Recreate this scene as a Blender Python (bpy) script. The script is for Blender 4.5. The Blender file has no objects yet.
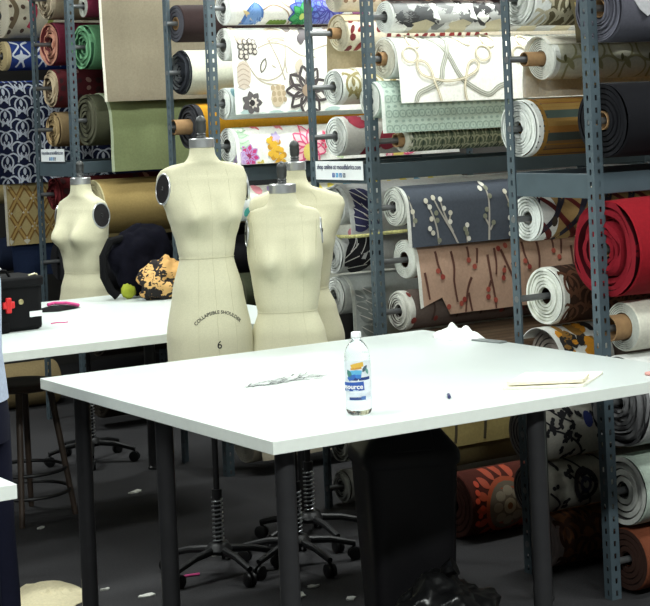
import bpy, bmesh, math, random
from mathutils import Vector, Matrix, noise
from mathutils.bvhtree import BVHTree
PI = math.pi
sc = bpy.context.scene
EXPOSURE = 0.45
col = sc.collection
rnd = random.Random(7)

# ------------------------------------------------------------------ materials
def lin(c):
    c /= 255.0
    return c / 12.92 if c <= 0.04045 else ((c + 0.055) / 1.055) ** 2.4
_m = {}
def mat(name, rgb, rough=0.8, metal=0.0, var=0.10, scale=60.0, bump=0.0, bscale=400.0, spec=0.5, sheen=0.0):
    """procedural surface: base colour broken up by noise, optional fine bump"""
    if name in _m: return _m[name]
    m = bpy.data.materials.new(name); m.use_nodes = True
    nt = m.node_tree; n = nt.nodes; b = n['Principled BSDF']
    c = [lin(v) for v in rgb]
    b.inputs['Roughness'].default_value = rough
    b.inputs['Metallic'].default_value = metal
    b.inputs['Specular IOR Level'].default_value = spec
    if sheen: b.inputs['Sheen Weight'].default_value = sheen
    tc = n.new('ShaderNodeTexCoord')
    nz = n.new('ShaderNodeTexNoise'); nz.inputs['Scale'].default_value = scale; nz.inputs['Detail'].default_value = 4
    nt.links.new(tc.outputs['Object'], nz.inputs['Vector'])
    rp = n.new('ShaderNodeValToRGB')
    rp.color_ramp.elements[0].position = 0.3; rp.color_ramp.elements[1].position = 0.7
    rp.color_ramp.elements[0].color = [v * (1 - var) for v in c] + [1]
    rp.color_ramp.elements[1].color = [min(1, v * (1 + var)) for v in c] + [1]
    nt.links.new(nz.outputs['Fac'], rp.inputs['Fac'])
    nt.links.new(rp.outputs['Color'], b.inputs['Base Color'])
    if bump:
        n2 = n.new('ShaderNodeTexNoise'); n2.inputs['Scale'].default_value = bscale; n2.inputs['Detail'].default_value = 2
        nt.links.new(tc.outputs['Object'], n2.inputs['Vector'])
        bp = n.new('ShaderNodeBump'); bp.inputs['Strength'].default_value = bump; bp.inputs['Distance'].default_value = 0.002
        nt.links.new(n2.outputs['Fac'], bp.inputs['Height']); nt.links.new(bp.outputs['Normal'], b.inputs['Normal'])
    _m[name] = m
    return m
def cloth(rgb, var=0.08, scale=90):
    return mat('cloth_%d_%d_%d' % tuple(rgb), rgb, 0.9, 0, var, scale, 0.25, 500, 0.2)
def flat_ink(rgb):
    return mat('ink_%d_%d_%d' % tuple(rgb), rgb, 0.7, 0, 0.06, 150)

# ------------------------------------------------------------------ object helpers
class MB:
    """collects vertices and faces, builds ONE mesh object"""
    def __init__(s): s.v = []; s.f = []; s.m = []; s.mats = []
    def mi(s, m):
        if m not in s.mats: s.mats.append(m)
        return s.mats.index(m)
    def add(s, vs, fs, m):
        o = len(s.v); k = s.mi(m)
        s.v += [tuple(p) for p in vs]
        for f in fs: s.f.append(tuple(i + o for i in f)); s.m.append(k)
    def box(s, a, b, m, M=None):
        x0, y0, z0 = a; x1, y1, z1 = b
        vs = [Vector(p) for p in [(x0,y0,z0),(x1,y0,z0),(x1,y1,z0),(x0,y1,z0),(x0,y0,z1),(x1,y0,z1),(x1,y1,z1),(x0,y1,z1)]]
        if M: vs = [M @ p for p in vs]
        s.add(vs, [(0,3,2,1),(4,5,6,7),(0,1,5,4),(1,2,6,5),(2,3,7,6),(3,0,4,7)], m)
    def grid(s, fn, nu, nv, m, closed=False, flip=False):
        vs = [fn(i / nu, j / nv) for j in range(nv + 1) for i in range(nu + (0 if closed else 1))]
        w = nu + (0 if closed else 1); fs = []
        for j in range(nv):
            for i in range(nu):
                i2 = (i + 1) % w if closed else i + 1
                q = (j*w+i, j*w+i2, (j+1)*w+i2, (j+1)*w+i)
                fs.append(q[::-1] if flip else q)
        s.add(vs, fs, m)
    def lathe(s, prof, m, n=24, c=(0,0,0), M=None, cap=True):
        vs = []; fs = []
        for (r, z) in prof:
            for i in range(n):
                a = 2*PI*i/n; p = Vector((c[0]+r*math.cos(a), c[1]+r*math.sin(a), c[2]+z))
                vs.append(M @ p if M else p)
        for j in range(len(prof)-1):
            for i in range(n): fs.append((j*n+i, j*n+(i+1)%n, (j+1)*n+(i+1)%n, (j+1)*n+i))
        if cap:
            fs.append(tuple(range(n))[::-1]); fs.append(tuple((len(prof)-1)*n+i for i in range(n)))
        s.add(vs, fs, m)
    def tube(s, pts, r, m, n=10, cap=True, r2=None):
        pts = [Vector(p) for p in pts]; vs = []; fs = []; N = len(pts)
        t0 = (pts[1]-pts[0]).normalized()
        up = Vector((0,0,1)) if abs(t0.z) < 0.9 else Vector((1,0,0))
        for k, p in enumerate(pts):
            t = (pts[min(k+1,N-1)]-pts[max(k-1,0)]).normalized()
            a = t.cross(up).normalized(); b = a.cross(t).normalized(); up = b
            rr = r if r2 is None else r + (r2-r)*k/(N-1)
            for i in range(n):
                q = 2*PI*i/n; vs.append(p + a*(rr*math.cos(q)) + b*(rr*math.sin(q)))
        for k in range(N-1):
            for i in range(n): fs.append((k*n+i, k*n+(i+1)%n, (k+1)*n+(i+1)%n, (k+1)*n+i))
        if cap: fs.append(tuple(range(n))[::-1]); fs.append(tuple((N-1)*n+i for i in range(n)))
        s.add(vs, fs, m)
    def build(s, name, parent=None, smooth=True, angle=35, bevel=0, loc=None):
        me = bpy.data.meshes.new(name); me.from_pydata(s.v, [], s.f)
        for m in s.mats: me.materials.append(m)
        me.polygons.foreach_set('material_index', s.m)
        me.update()
        if smooth:
            me.polygons.foreach_set('use_smooth', [True]*len(s.f)); me.set_sharp_from_angle(angle=math.radians(angle))
        o = bpy.data.objects.new(name, me); col.objects.link(o)
        if parent: o.parent = parent
        if loc: o.location = loc
        if bevel:
            b = o.modifiers.new('bevel', 'BEVEL'); b.width = bevel; b.segments = 2; b.limit_method = 'ANGLE'
        return o
def tag(o, label=None, cat=None, group=None, kind=None):
    if label: o['label'] = label
    if cat: o['category'] = cat
    if group: o['group'] = group
    if kind: o['kind'] = kind
    return o
def thing(name, label, cat, loc=(0,0,0), rz=0, group=None):
    o = bpy.data.objects.new(name, None); col.objects.link(o)
    o.location = loc; o.rotation_euler = (0,0,rz); o.empty_display_size = 0.1
    return tag(o, label, cat, group)
def text_geo(txt, size, align='CENTER', bold=0.0):
    cu = bpy.data.curves.new('t', 'FONT'); cu.body = txt; cu.size = size; cu.align_x = align; cu.offset = bold
    cu.resolution_u = 3
    ob = bpy.data.objects.new('t', cu); col.objects.link(ob)
    me = bpy.data.meshes.new_from_object(ob.evaluated_get(bpy.context.evaluated_depsgraph_get()))
    vs = [v.co.copy() for v in me.vertices]; fs = [tuple(p.vertices) for p in me.polygons]
    bpy.data.objects.remove(ob); bpy.data.curves.remove(cu); bpy.data.meshes.remove(me)
    return vs, fs

# ------------------------------------------------------------------ painter: printed motifs laid on a cloth surface
class Painter:
    """motifs in 'front elevation' metres: u along the roll, h = drop below the top of the roll"""
    def __init__(s, mb, S, u0, u1, H): s.mb = mb; s.S = S; s.u0 = u0; s.u1 = u1; s.H = H; s.rn = random.Random(3)
    def pt(s, u, h, ly):
        u = min(max(u, s.u0+.002), s.u1-.002); h = min(max(h, .0004), s.H(u)-.002)
        return s.S(u, h, .0014+.0007*ly)
    def poly(s, pts, rgb, ly=0):
        if all(p[0] < s.u0 or p[0] > s.u1 for p in pts): return
        n = len(pts); cx = sum(p[0] for p in pts)/n; cy = sum(p[1] for p in pts)/n
        vs = []; fs = []
        for k in (1, .66, .33):
            vs += [s.pt(cx+(p[0]-cx)*k, cy+(p[1]-cy)*k, ly) for p in pts]
        vs.append(s.pt(cx, cy, ly))
        for j in range(2):
            for i in range(n): fs.append((j*n+i, (j+1)*n+i, (j+1)*n+(i+1)%n, j*n+(i+1)%n))
        for i in range(n): fs.append((2*n+i, 3*n, 2*n+(i+1)%n))
        s.mb.add(vs, fs, flat_ink(rgb))
    def ell(s, u, h, ru, rh, rgb, ly=0, rot=0, n=12):
        c, d = math.cos(rot), math.sin(rot); P = []
        for i in range(n):
            a = 2*PI*i/n; x = ru*math.cos(a); y = rh*math.sin(a); P.append((u+x*c-y*d, h+x*d+y*c))
        s.poly(P, rgb, ly)
    def leaf(s, u, h, L, w, ang, rgb, ly=0):
        c, d = math.cos(ang), math.sin(ang); P = []
        for i in range(7): t = i/6; P.append((t*L, w*math.sin(PI*t)**.8))
        for i in range(1, 6): t = 1-i/6; P.append((t*L, -w*math.sin(PI*t)**.8))
        s.poly([(u+x*c-y*d, h+x*d+y*c) for x, y in P], rgb, ly)
    def stroke(s, pts, w, rgb, ly=0, closed=False, taper=0):
        P = [Vector((p[0], p[1])) for p in pts]; n = len(P); out = []
        for i in range(n if closed else n-1):
            g = (lambda k: P[k % n]) if closed else (lambda k: P[min(max(k, 0), n-1)])
            a, b, c, d = g(i-1), g(i), g(i+1), g(i+2)
            m = max(2, int((c-b).length/.012))
            for k in range(m):
                t = k/m
                out.append(.5*((2*b)+(c-a)*t+(2*a-5*b+4*c-d)*t*t+(3*b-a-3*c+d)*t**3))
        out.append(P[0] if closed else P[-1]); vs = []; fs = []; N = len(out)
        for k, p in enumerate(out):
            t = out[min(k+1, N-1)]-out[max(k-1, 0)]
            if t.length < 1e-7: t = Vector((1, 0))
            t.normalize(); q = Vector((-t.y, t.x))*(w/2*(1-taper*k/(N-1)))
            vs += [s.pt(p.x+q.x, p.y+q.y, ly), s.pt(p.x-q.x, p.y-q.y, ly)]
        for k in range(N-1): fs.append((2*k, 2*k+1, 2*k+3, 2*k+2))
        s.mb.add(vs, fs, flat_ink(rgb))
    def ring(s, u, h, r, w, rgb, ly=0, asp=1.0):
        s.stroke([(u+r*asp*math.cos(a*PI/4), h+r*math.sin(a*PI/4)) for a in range(8)], w, rgb, ly, True)
    def petal_flower(s, u, h, r, n, fill, edge, ly=0, w=.004, rot=0, heart=None):
        for k in range(n):
            a = rot+2*PI*k/n
            s.leaf(u, h, r, r*.28, a, fill, ly)
            c, d = math.cos(a), math.sin(a)
            P = [(t*r, r*.28*math.sin(PI*t)) for t in (0, .25, .5, .75, 1)]+[(t*r, -r*.28*math.sin(PI*t)) for t in (.75, .5, .25)]
            s.stroke([(u+x*c-y*d, h+x*d+y*c) for x, y in P], w, edge, ly+1, True)
        if heart: s.ell(u, h, r*.22, r*.22, heart, ly+2)

# ------------------------------------------------------------------ fabric rolls
def drop_angle(h, r):  # angle from the top of the roll for a drop h
    return math.acos(max(-1, min(1, 1-h/r)))
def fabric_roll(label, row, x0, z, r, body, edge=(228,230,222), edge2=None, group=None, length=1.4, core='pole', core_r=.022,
                out=.0, loose=.0, layers=7, motif=None, flap=None, flap_motif=None, selv=0, wob=.012, name='fabric_roll', tip=0.0):
    """one bolt on its pole: body, layered end, core tube, pole, and (flap) the loose end hanging in front.
    flap = dict(u0, H or H(u), rgb, lean, wr)"""
    y = row
    seed = rnd.random()*50
    R = thing(name, label, 'fabric roll', (x0, y, z), 0, group)
    bm = cloth(body)
    # body ------------------------------------------------------------
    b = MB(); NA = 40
    def rr(a, u): return r*(1+wob*noise.noise(Vector((math.cos(a)*1.3, math.sin(a)*1.3+seed, u*4))) - tip*(u/length))
    us = [0, .006, .03, .08]+[.08+(length-.1)*k/12 for k in range(1, 13)]+[length-.006, length]
    def bv(u, a, off=0):
        q = rr(a, u)+off
        if u < .003 or u > length-.003: q -= .004
        return Vector((u, -q*math.sin(a), q*math.cos(a)))
    vs = [bv(u, 2*PI*i/NA) for u in us for i in range(NA)]; w = NA
    for j in range(len(us)-1):
        mm = cloth(edge) if us[j+1] <= selv+.001 else bm
        o = MB.add
        b.add([vs[j*w+i] for i in range(NA)]+[vs[(j+1)*w+i] for i in range(NA)], [(i, (i+1) % w, w+(i+1) % w, w+i) for i in range(NA)], mm)
    b.add(vs[-NA:], [tuple(range(NA))], bm)
    if motif:
        S = lambda u, h, off: bv(u, drop_angle(h, r), off)
        p = Painter(b, S, 0.004, length-.01, lambda u: 2*r-.001); motif(p)
    b.build('fabric_body', R)
    # layered end -------------------------------------------------------
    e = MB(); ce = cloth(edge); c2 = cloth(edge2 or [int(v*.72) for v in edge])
    rc = core_r+.003; nl = layers; n = 36; rn = random.Random(int(seed*1000))
    prev = None; rings = []
    for k in range(nl):
        f0 = 1-k/nl; f1 = 1-(k+.72)/nl; f2 = 1-(k+.86)/nl
        dx = -rn.random()*loose*.6
        rings += [(f0, dx, 0), (f1, dx-.001, 0), (f2, .006+loose*.3, 1)]
    rings.append((0.0, .004, 0)); vs = []
    for k, (f, dx, _) in enumerate(rings):
        for i in range(n):
            a = 2*PI*i/n
            base = rr(a, 0)-.003 if f == 1 else rc+(rr(a, 0)-.003-rc)*f
            base *= 1+(loose*1.6*noise.noise(Vector((math.cos(a)*1.6+k*.6, math.sin(a)*1.6, seed))) if 0 < f < 1 else 0)
            vs.append(Vector((dx-.0005+loose*.35*noise.noise(Vector((math.cos(a)*1.5, math.sin(a)*1.5+k, seed))), -base*math.sin(a), base*math.cos(a))))
    for k in range(len(rings)-1):
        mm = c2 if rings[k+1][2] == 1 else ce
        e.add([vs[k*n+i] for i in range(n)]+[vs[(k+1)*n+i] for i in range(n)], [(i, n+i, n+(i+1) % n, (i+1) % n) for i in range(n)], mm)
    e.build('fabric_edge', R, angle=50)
    # core -------------------------------------------------------------
    if core in ('tube', 'both'):
        t = MB(); Mx = Matrix.Rotation(PI/2, 4, 'Y')
        t.lathe([(core_r-.005, -out+.004), (core_r-.004, -out), (core_r, -out), (core_r, .05), (core_r-.005, .05), (core_r-.005, -out+.004)], mat('cardboard', (158,124,86), .9, 0, .12, 40), 24, M=Mx, cap=False)
        t.build('cardboard_tube', R)
    p = MB()
    if core != 'none': p.tube([(x, 0, 0) for x in (4.129-x0, 4.25-x0, length+.05, 5.71-x0)], .0125, mat('pole_steel', (122,124,126), .45, .6, .1, 30), 14)
    if core != 'none': p.build('hanging_pole', R)
    # hanging loose end ---------------------------------------------------
    if flap:
        u0 = flap.get('u0', .06); rgb = flap.get('rgb', body); Hs = flap['H']; lean = flap.get('lean', .02); wrk = flap.get('wr', .006)
        H = Hs if callable(Hs) else (lambda u: Hs)
        u1 = flap.get('u1', length-.03); q0 = r*(1+wob)+.004
        def S(u, h, off):
            k = u/length; q = q0*(1-tip*k*.9)+off
            bk = -1 if flap.get('back') else 1
            if h < q0:
                a = drop_angle(h, q0) if h >= 0 else h/q0
                return Vector((u, -bk*q*math.sin(a), q*math.cos(a)))
            t = h-q0; amp = wrk*min(1, t/.08)
            wv = amp*(math.sin(u*31+seed)+.6*math.sin(u*13+seed*2+t*6))+amp*noise.noise(Vector((u*6, t*6, seed)))
            return Vector((u, bk*(-q-lean*t-abs(amp)*1.2+wv*.7), -t))
        f = MB(); nu = 40; nv = 34; fm = cloth(rgb); fs_ = cloth(flap.get('selv', rgb))
        def hh(j, u):  # negative start = behind the top of the roll
            t = j/nv
            return -q0*.9+(H(u)+q0*.9)*t
        back = .0035; us2 = [u0, u0+.016]+[u0+.016+(u1-u0-.016)*k/(nu-1) for k in range(1, nu)]
        A = [[S(u, hh(j, u), 0) for u in us2] for j in range(nv+1)]; B = [[S(u, hh(j, u), -back) for u in us2] for j in range(nv+1)]
        for i in range(nu):
            mm = fs_ if i == 0 else fm; vs = []; fs = []
            for j in range(nv+1): vs += [A[j][i], A[j][i+1], B[j][i], B[j][i+1]]
            for j in range(nv):
                a = 4*j; c = 4*(j+1)
                fs += [(a, c, c+1, a+1), (a+2, a+3, c+3, c+2)]
                if i == 0: fs.append((a, a+2, c+2, c))
                if i == nu-1: fs.append((a+1, c+1, c+3, a+3))
            fs.append((4*nv, 4*nv+2, 4*nv+3, 4*nv+1)); fs.append((0, 1, 3, 2))
            f.add(vs, fs, mm)
        if flap_motif:
            pp = Painter(f, S, u0+.017, u1, H); flap_motif(pp)
        fo = f.build('loose_end', R, angle=60)
        if flap.get('label'): fo['label'] = flap['label']
    return R
# ------------------------------------------------------------------ prints (all in metres on the cloth; measured off the photo with each row's scale)
SC = {'3n': (209, 276), '3f': (203, 260), '2n': (186, 230), '2f': (185, 219), '1n': (169, 198), '1f': (169, 192), '0n': (156, 170), 'bn': (141, 150)}
def scaled(row, x0, y0):
    su, s = SC[row]
    def g(x, y): return ((x-x0)/su, (y-(y0+(-.0137-3.7e-4*(y0-37))*(x-x0)))/s)
    return g
def pr_swirl(P):
    g = scaled('2n', 394, 36.5); G = (158,160,148); Bg = (196,182,150)
    def L(pts, w, c, ly=0, cl=False): P.stroke([g(365+x/4.333, y/4.333) for x, y in pts], w, c, ly, cl)
    for dx in (0, 480, 960):
        for k, (w, c) in enumerate(((.024, G), (.012, (205,206,196)), (.004, (140,142,132)))):
            L([(265+dx,158),(300+dx,180),(340+dx,230),(385+dx,330),(430+dx,378),(505+dx,418),(560+dx,385),(610+dx,368)], w, c, k)
            L([(347+dx,158),(352+dx,185),(340+dx,230),(312+dx,300),(298+dx,355),(250+dx,385),(205+dx,408),(190+dx,445)], w, c, k+3)
        for k, (w, c) in enumerate(((.011, Bg), (.004, (236,232,215)))):
            L([(205+dx,290),(212+dx,268),(240+dx,272),(262+dx,305),(270+dx,350),(285+dx,400),(297+dx,455)], w, c, k+6)
            L([(205+dx,290),(222+dx,325),(270+dx,345),(330+dx,356),(400+dx,345),(455+dx,315),(472+dx,285),(458+dx,266),(430+dx,280),(414+dx,330),(404+dx,390),(412+dx,450)], w, c, k+6)
            L([(390+dx,165),(420+dx,190),(445+dx,200),(455+dx,185),(440+dx,160)], w*.7, c, k+6)
            for cx, cy, r in ((498, 235, 33), (182, 240, 33), (535, 182, 26), (212, 185, 24)):
                L([(cx+dx+r*math.cos(a*PI/4), cy+r*math.sin(a*PI/4)) for a in range(8)], w*.9, c, k+6, True)
def pr_floral_dark(P):
    g = scaled('1n', 231, 28.5); r = P.rn
    def q(x, y): return g(160+x/4.0625, y/4.0625)
    def z(x, y): return g(150+x/2.708, y/2.708)
    for pts in ([(390,200),(440,180),(500,190),(560,230),(620,240)], [(420,130),(440,180),(470,260),(490,330)], [(500,190),(495,260),(500,305)], [(610,210),(680,190),(760,220)], [(330,240),(390,330),(460,350)], [(380,320),(430,330),(480,300),(495,240)], [(540,120),(570,140),(600,150)], [(440,270),(455,280)]):
        P.stroke([q(*p) for p in pts], .008, (176,168,152), 0)
    for i in range(14):                                        # berry cluster
        u, h = q(318+(i % 4)*18+r.random()*6, 172+(i//4)*20+r.random()*5)
        P.ell(u, h, .0165, .0165, (92,86,84), 1+i % 3); P.ell(u, h, .010, .010, (190,184,174), 5+i % 3)
    for (cx, cy, ru, rh, c) in ((325,308,.046,.072,(196,184,170)), (465,145,.07,.036,(200,188,168)), (255,-1,0,0,0), (700,150,.045,.06,(196,184,170))):
        if not ru: continue
        u, h = q(cx, cy); P.ell(u, h, ru, rh, c, 1)
        for k in range(5):
            t = -.7+.35*k; P.stroke([(u-ru*.75, h+rh*t+.012), (u, h+rh*t-.006), (u+ru*.75, h+rh*t+.012)], .005, (168,154,140), 2)
    u, h = z(332, 262); P.ell(u, h, .04, .06, (205,190,164), 1, .3)
    for k in range(9): P.ell(u-.03+.03*(k % 3)+.004*(k//3), h-.04+.03*(k//3), .012, .014, (178,160,132), 2)
    u, h = q(405, 270); P.leaf(u-.012, h+.04, .085, .018, -1.2, (95,92,86), 1); P.leaf(u-.008, h+.03, .06, .010, -1.2, (222,218,206), 2)
    for dx in (0, 560):                                         # big dark-outlined flower
        u, h = z(412+dx, 250)
        for k in range(9): P.leaf(u, h, .125, .028, .35+k*2*PI/9, (232,230,224), 3); P.stroke([(u+.125*t*math.cos(.35+k*.698)-.03*sg*math.sin(PI*t)*math.sin(.35+k*.698), h+.125*t*math.sin(.35+k*.698)+.03*sg*math.sin(PI*t)*math.cos(.35+k*.698)) for sg, t in ((1,.08),(1,.3),(1,.6),(1,.85),(1,1),(-1,.85),(-1,.6),(-1,.3),(-1,.08))], .015, (72,66,68), 4)
        for k in range(9): P.stroke([(u+.03*math.cos(k*.698), h+.03*math.sin(k*.698)), (u+.09*math.cos(k*.698+.5), h+.09*math.sin(k*.698+.5))], .005, (128,118,116), 6)
        P.ell(u, h, .032, .032, (160,140,120), 7)
    u, h = z(262, 280)
    for k in range(7): P.leaf(u, h, .062, .02, k*.9, (92,88,90), 2); P.leaf(u+.008, h, .03, .008, k*.9, (214,208,200), 3)
    P.ell(u, h, .016, .016, (40,38,40), 5)
    for k in range(3): u, h = q(565, 140); P.leaf(u, h, .06, .022, -.6+k*1.1, (88,82,86), 2)
    for a, b in ((690,60),(740,330),(690,330)): u, h = q(a, b); P.petal_flower(u, h, .04, 6, (214,206,196), (150,140,132), 1, .004, .3, (170,150,130))
    for (a, b, s) in ((540, 90, .05), (300, 150, .045), (540, 300, .055)): u, h = q(a, b); P.leaf(u, h, s*1.7, s*.5, .5, (170,158,146), 2); P.leaf(u, h, s*1.5, s*.45, 2.2, (110,102,100), 3); P.leaf(u, h, s*1.4, s*.4, -1.2, (196,186,170), 3)
    for k in range(7): u, h = z(228+k*38, 306+(k % 2)*8); P.leaf(u, h, .10, .014, .1*(k % 3)-.1, (176,200,198), 1)
def pr_floral_bright(P):
    g = scaled('1n', 235, 128.5)
    def z(x, y): return g(200+x/4.643, 90+y/4.643)
    u, h = z(190, 215); P.ell(u, h, .052, .075, (196,222,196), 0)
    for k in range(5): P.stroke([(u-.04, h-.05+.024*k), (u, h-.04+.026*k), (u+.04, h-.05+.024*k)], .005, (160,200,165), 1)
    u, h = z(215, 308); P.petal_flower(u, h, .06, 8, (208,60,128), (190,150,210), 0, .006, .2, (150,40,90)); u, h = z(180, 318); P.petal_flower(u, h, .04, 6, (190,160,215), (214,190,228), 2, .004)
    u, h = z(340, 295)
    for k in range(22): a = k*2.4; q = .075*math.sqrt(k/22); P.ell(u+q*.55*math.cos(a)+.25*q*math.sin(a), h+q*1.15*math.sin(a), .016, .015, (226,178,52) if k % 3 else (204,150,40), 1+k % 3)
    for dx in (0, 430):
        u, h = z(490+dx, 265); P.petal_flower(u, h, .105, 9, (246,196,204), (218,84,126), 4, .008, .3); P.ell(u, h+.03, .035, .045, (222,202,110), 7)
        u, h = z(585+dx, 235); P.petal_flower(u, h, .05, 6, (206,48,82), (240,150,170), 7, .005)
    for a, b, c in ((270,350,(222,208,110)),(345,222,(196,180,226)),(275,165,(220,110,120)),(380,165,(226,140,150)),(640,300,(200,220,180))): u, h = z(a, b); P.petal_flower(u, h, .028, 5, c, c, 1, .003)
def pr_bell(P):
    g = scaled('1n', 223, -10)
    def q(x, y): return g(160+x/4.0625, y/4.0625)
    for pts in ([(380,40),(420,20),(470,40),(495,80),(500,110)], [(300,90),(330,60),(360,40)], [(430,-30),(470,20),(520,40)]): P.stroke([q(*p) for p in pts], .008, (170,150,130), 0)
    u, h = q(360, 55)
    for k in range(5): P.leaf(u-.02, h-.06, .11+.012*k, .026, 1.1+k*.22, (110,150,206) if k % 2 else (70,112,176), 1+k % 2)
    for k in range(5): u, h = q(420+k*14, 92); P.ell(u, h, .016, .018, (112,148,62), 1+k % 2)
    u, h = q(560, 50); P.petal_flower(u, h, .11, 11, (92,120,200), (60,70,150), 2, .006, 0); P.petal_flower(u-.03, h+.02, .07, 7, (70,170,100), (40,130,80), 4, .005, .3, (200,220,120))
    u, h = q(650, 40); P.petal_flower(u, h, .1, 9, (120,130,210), (70,70,160), 2, .006); u, h = q(300, 40); P.leaf(u, h, .09, .012, .6, (220,200,150), 1)
    for dx in (160, 330): u, h = q(620+dx, 60); P.petal_flower(u, h, .06, 7, (180,120,160), (150,90,140), 1, .004)
def pr_branches(row, x0, y0, stem, dots, dot_r, nodes, forks):
    def f(P):
        g = scaled(row, x0, y0)
        for pts, w in forks: P.stroke([g(*p) for p in pts], w, stem, 1, taper=.3)
        for (x, y, k) in nodes: u, h = g(x, y); P.ell(u, h, dot_r*k, dot_r*k, dots[int(x*7+y) % len(dots)], 3)
    return f
NV = [(437+dx+a, b) for dx in () for a, b in ()]
def navy_nodes():
    z = lambda x, y: (360+x/3.37, 160+y/3.37); N = []; F = []
    base = [(217,130),(243,120),(265,125),(228,150),(250,195),(248,170),(275,155),(295,170),(230,190),(222,222),(232,237),(252,262),(170,165),(175,195),(160,120),(292,200),(348,212),(345,240),(340,225),(350,258),(347,290),(412,183),(438,205),(410,90),(430,88),(435,115),(425,75),(420,160),(497,190),(500,220),(495,245)]
    st = [[(318,290),(300,240),(275,190),(255,150),(245,125)],[(250,275),(248,230),(240,190),(222,140)],[(290,215),(275,170),(265,130)],[(300,235),(290,205),(296,175)],[(345,300),(345,255),(348,215)],[(420,265),(425,200),(430,140),(428,80)],[(424,215),(412,188)],[(426,230),(438,208)],[(170,215),(172,170),(160,125)],[(500,290),(498,240),(500,195)]]
    for dx in (0, 330, 640):
        N += [(z(x+dx, y)[0], z(x+dx, y)[1]-dx/3.37*.06, 1) for x, y in base]; F += [([(z(x+dx, y)[0], z(x+dx, y)[1]-dx/3.37*.06) for x, y in s], .010) for s in st]
    return N, F
def berry_nodes():
    z = lambda x, y: (360+x/3.37, 160+y/3.37); N = []; F = []
    base = [(357,330),(375,352),(263,385),(250,365),(410,455),(434,466),(470,392),(475,366),(462,292),(488,282),(330,462),(318,475),(275,485),(412,430)]
    st = [[(300,300),(305,350),(300,400),(306,470)],[(390,290),(384,340)],[(448,290),(450,340),(444,380)],[(248,300),(252,340),(262,380)],[(357,285),(358,325)],[(423,312),(425,380),(432,440),(434,500)],[(362,388),(345,430),(330,512)],[(347,440),(355,512)],[(470,295),(490,350),(512,420),(520,470)],[(205,370),(210,410),(215,460)],[(480,350),(470,385)],[(424,400),(412,430)]]
    for dx in (0, 300, 620):
        N += [(z(x+dx, y)[0], z(x+dx, y)[1]-dx/3.37*.1, 1) for x, y in base]; F += [([(z(x+dx, y)[0], z(x+dx, y)[1]-dx/3.37*.1) for x, y in s], .013) for s in st]
    return N, F
def pr_small_rings(rgb, du, dh, r, w, c2=None):
    def f(P):
        u = P.u0+du*.5; i = 0
        while u < min(P.u1, 1.0):
            h = dh*.5
            while h < P.H(u):
                if i % 2: P.ell(u, h, r*.8, r*.55, rgb, 0, 0, 6)
                else:
                    P.stroke([(u-r, h-r), (u+r, h-r), (u+r, h+r), (u-r, h+r)], w, rgb, 0, True)
                    if c2: P.ell(u, h, r*.35, r*.35, c2, 1, 0, 6)
                h += dh; i += 1
            u += du; i += 1
    return f
def pr_stripes(bands, u0=0.0):
    def f(P):
        for h0, h1, c in bands: P.stroke([(u0, (h0+h1)/2), ((P.u1+u0)/2, (h0+h1)/2), (P.u1, (h0+h1)/2)], (h1-h0), c, 0)
    return f
def pr_scroll(c, n, seed, rad, w, u1=1.0, c2=None):
    """damask scrolls: mirrored spirals on a staggered lattice"""
    def f(P):
        r = random.Random(seed); du = rad*3.2; i = 0; u = P.u0+rad
        while u < min(P.u1, u1):
            h = rad*(.4 if i % 2 else 1.7)
            while h < P.H(u)+rad*.5:
                for sg in (1, -1):
                    P.stroke([(u+sg*(rad*.1+rad*t*1.1*math.cos(t*5.2-.6)), h+rad*t*1.1*math.sin(t*5.2-.6)) for t in [k/9 for k in range(1, 10)]], w, c, 0)
                    P.stroke([(u+sg*rad*.1, h-rad), (u+sg*rad*.75, h-rad*1.25), (u+sg*rad*1.35, h-rad*.8), (u+sg*rad*1.3, h-rad*.2)], w, c, 1)
                    P.leaf(u+sg*rad*.1, h+rad*.2, rad*.8, rad*.16, PI/2-sg*.5, c2 or c, 2)
                P.leaf(u, h-rad*.9, rad*.9, rad*.2, PI/2, c2 or c, 2)
                h += rad*2.6
            u += du*.62; i += 1
    return f
def pr_ogee(c, u1=.8):
    def f(P):
        for k in range(6):
            u = .02+k*.16
            for sg in (1, -1):
                P.stroke([(u+sg*.02, .01), (u+sg*.07, .03), (u+sg*.035, .075), (u+sg*.02, .10), (u+sg*.07, .13), (u+sg*.05, .175)], .012, c, 0)
            P.leaf(u+.03, .105, .1, .014, 0, c, 1); P.leaf(u+.08, .06, .09, .012, PI/2, c, 1)
    return f
def pr_trellis(c, c2, c3, s=.11, u1=.8, hmax=.5):
    def f(P):
        for k in range(-10, 14):
            for sg in (1, -1):
                a = k*s; pts = []
                for j in range(12):
                    h = hmax*j/11; u = a+sg*h*.62
                    pts.append((u, h))
                if any(P.u0 < p[0] < min(P.u1, u1) for p in pts):
                    pts = [p for p in pts if P.u0 < p[0] < min(P.u1, u1) and p[1] < P.H(p[0])]
                    if len(pts) > 1: P.stroke(pts, s*.30, c, 0 if sg > 0 else 1); P.stroke(pts, s*.12, c2, 2 if sg > 0 else 3)
        for i in range(0, 12):
            for j in range(0, 12):
                u = (i+.5*(j % 2))*s; h = (j+.0)*s*.806
                if P.u0 < u < u1 and h < P.H(u)-.02 and h > .02: P.ell(u, h, s*.2, s*.24, c3, 1, 0, 4)
    return f
def pr_leaves(specs, row, x0, y0):
    def f(P):
        g = scaled(row, x0, y0)
        for (x, y, L, w, a, c) in specs:
            u, h = g(x, y); P.leaf(u, h, L, w, a, c, 1); P.stroke([(u, h), (u+L*.8*math.cos(a), h+L*.8*math.sin(a))], .004, (226,226,222), 2)
    return f
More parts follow.
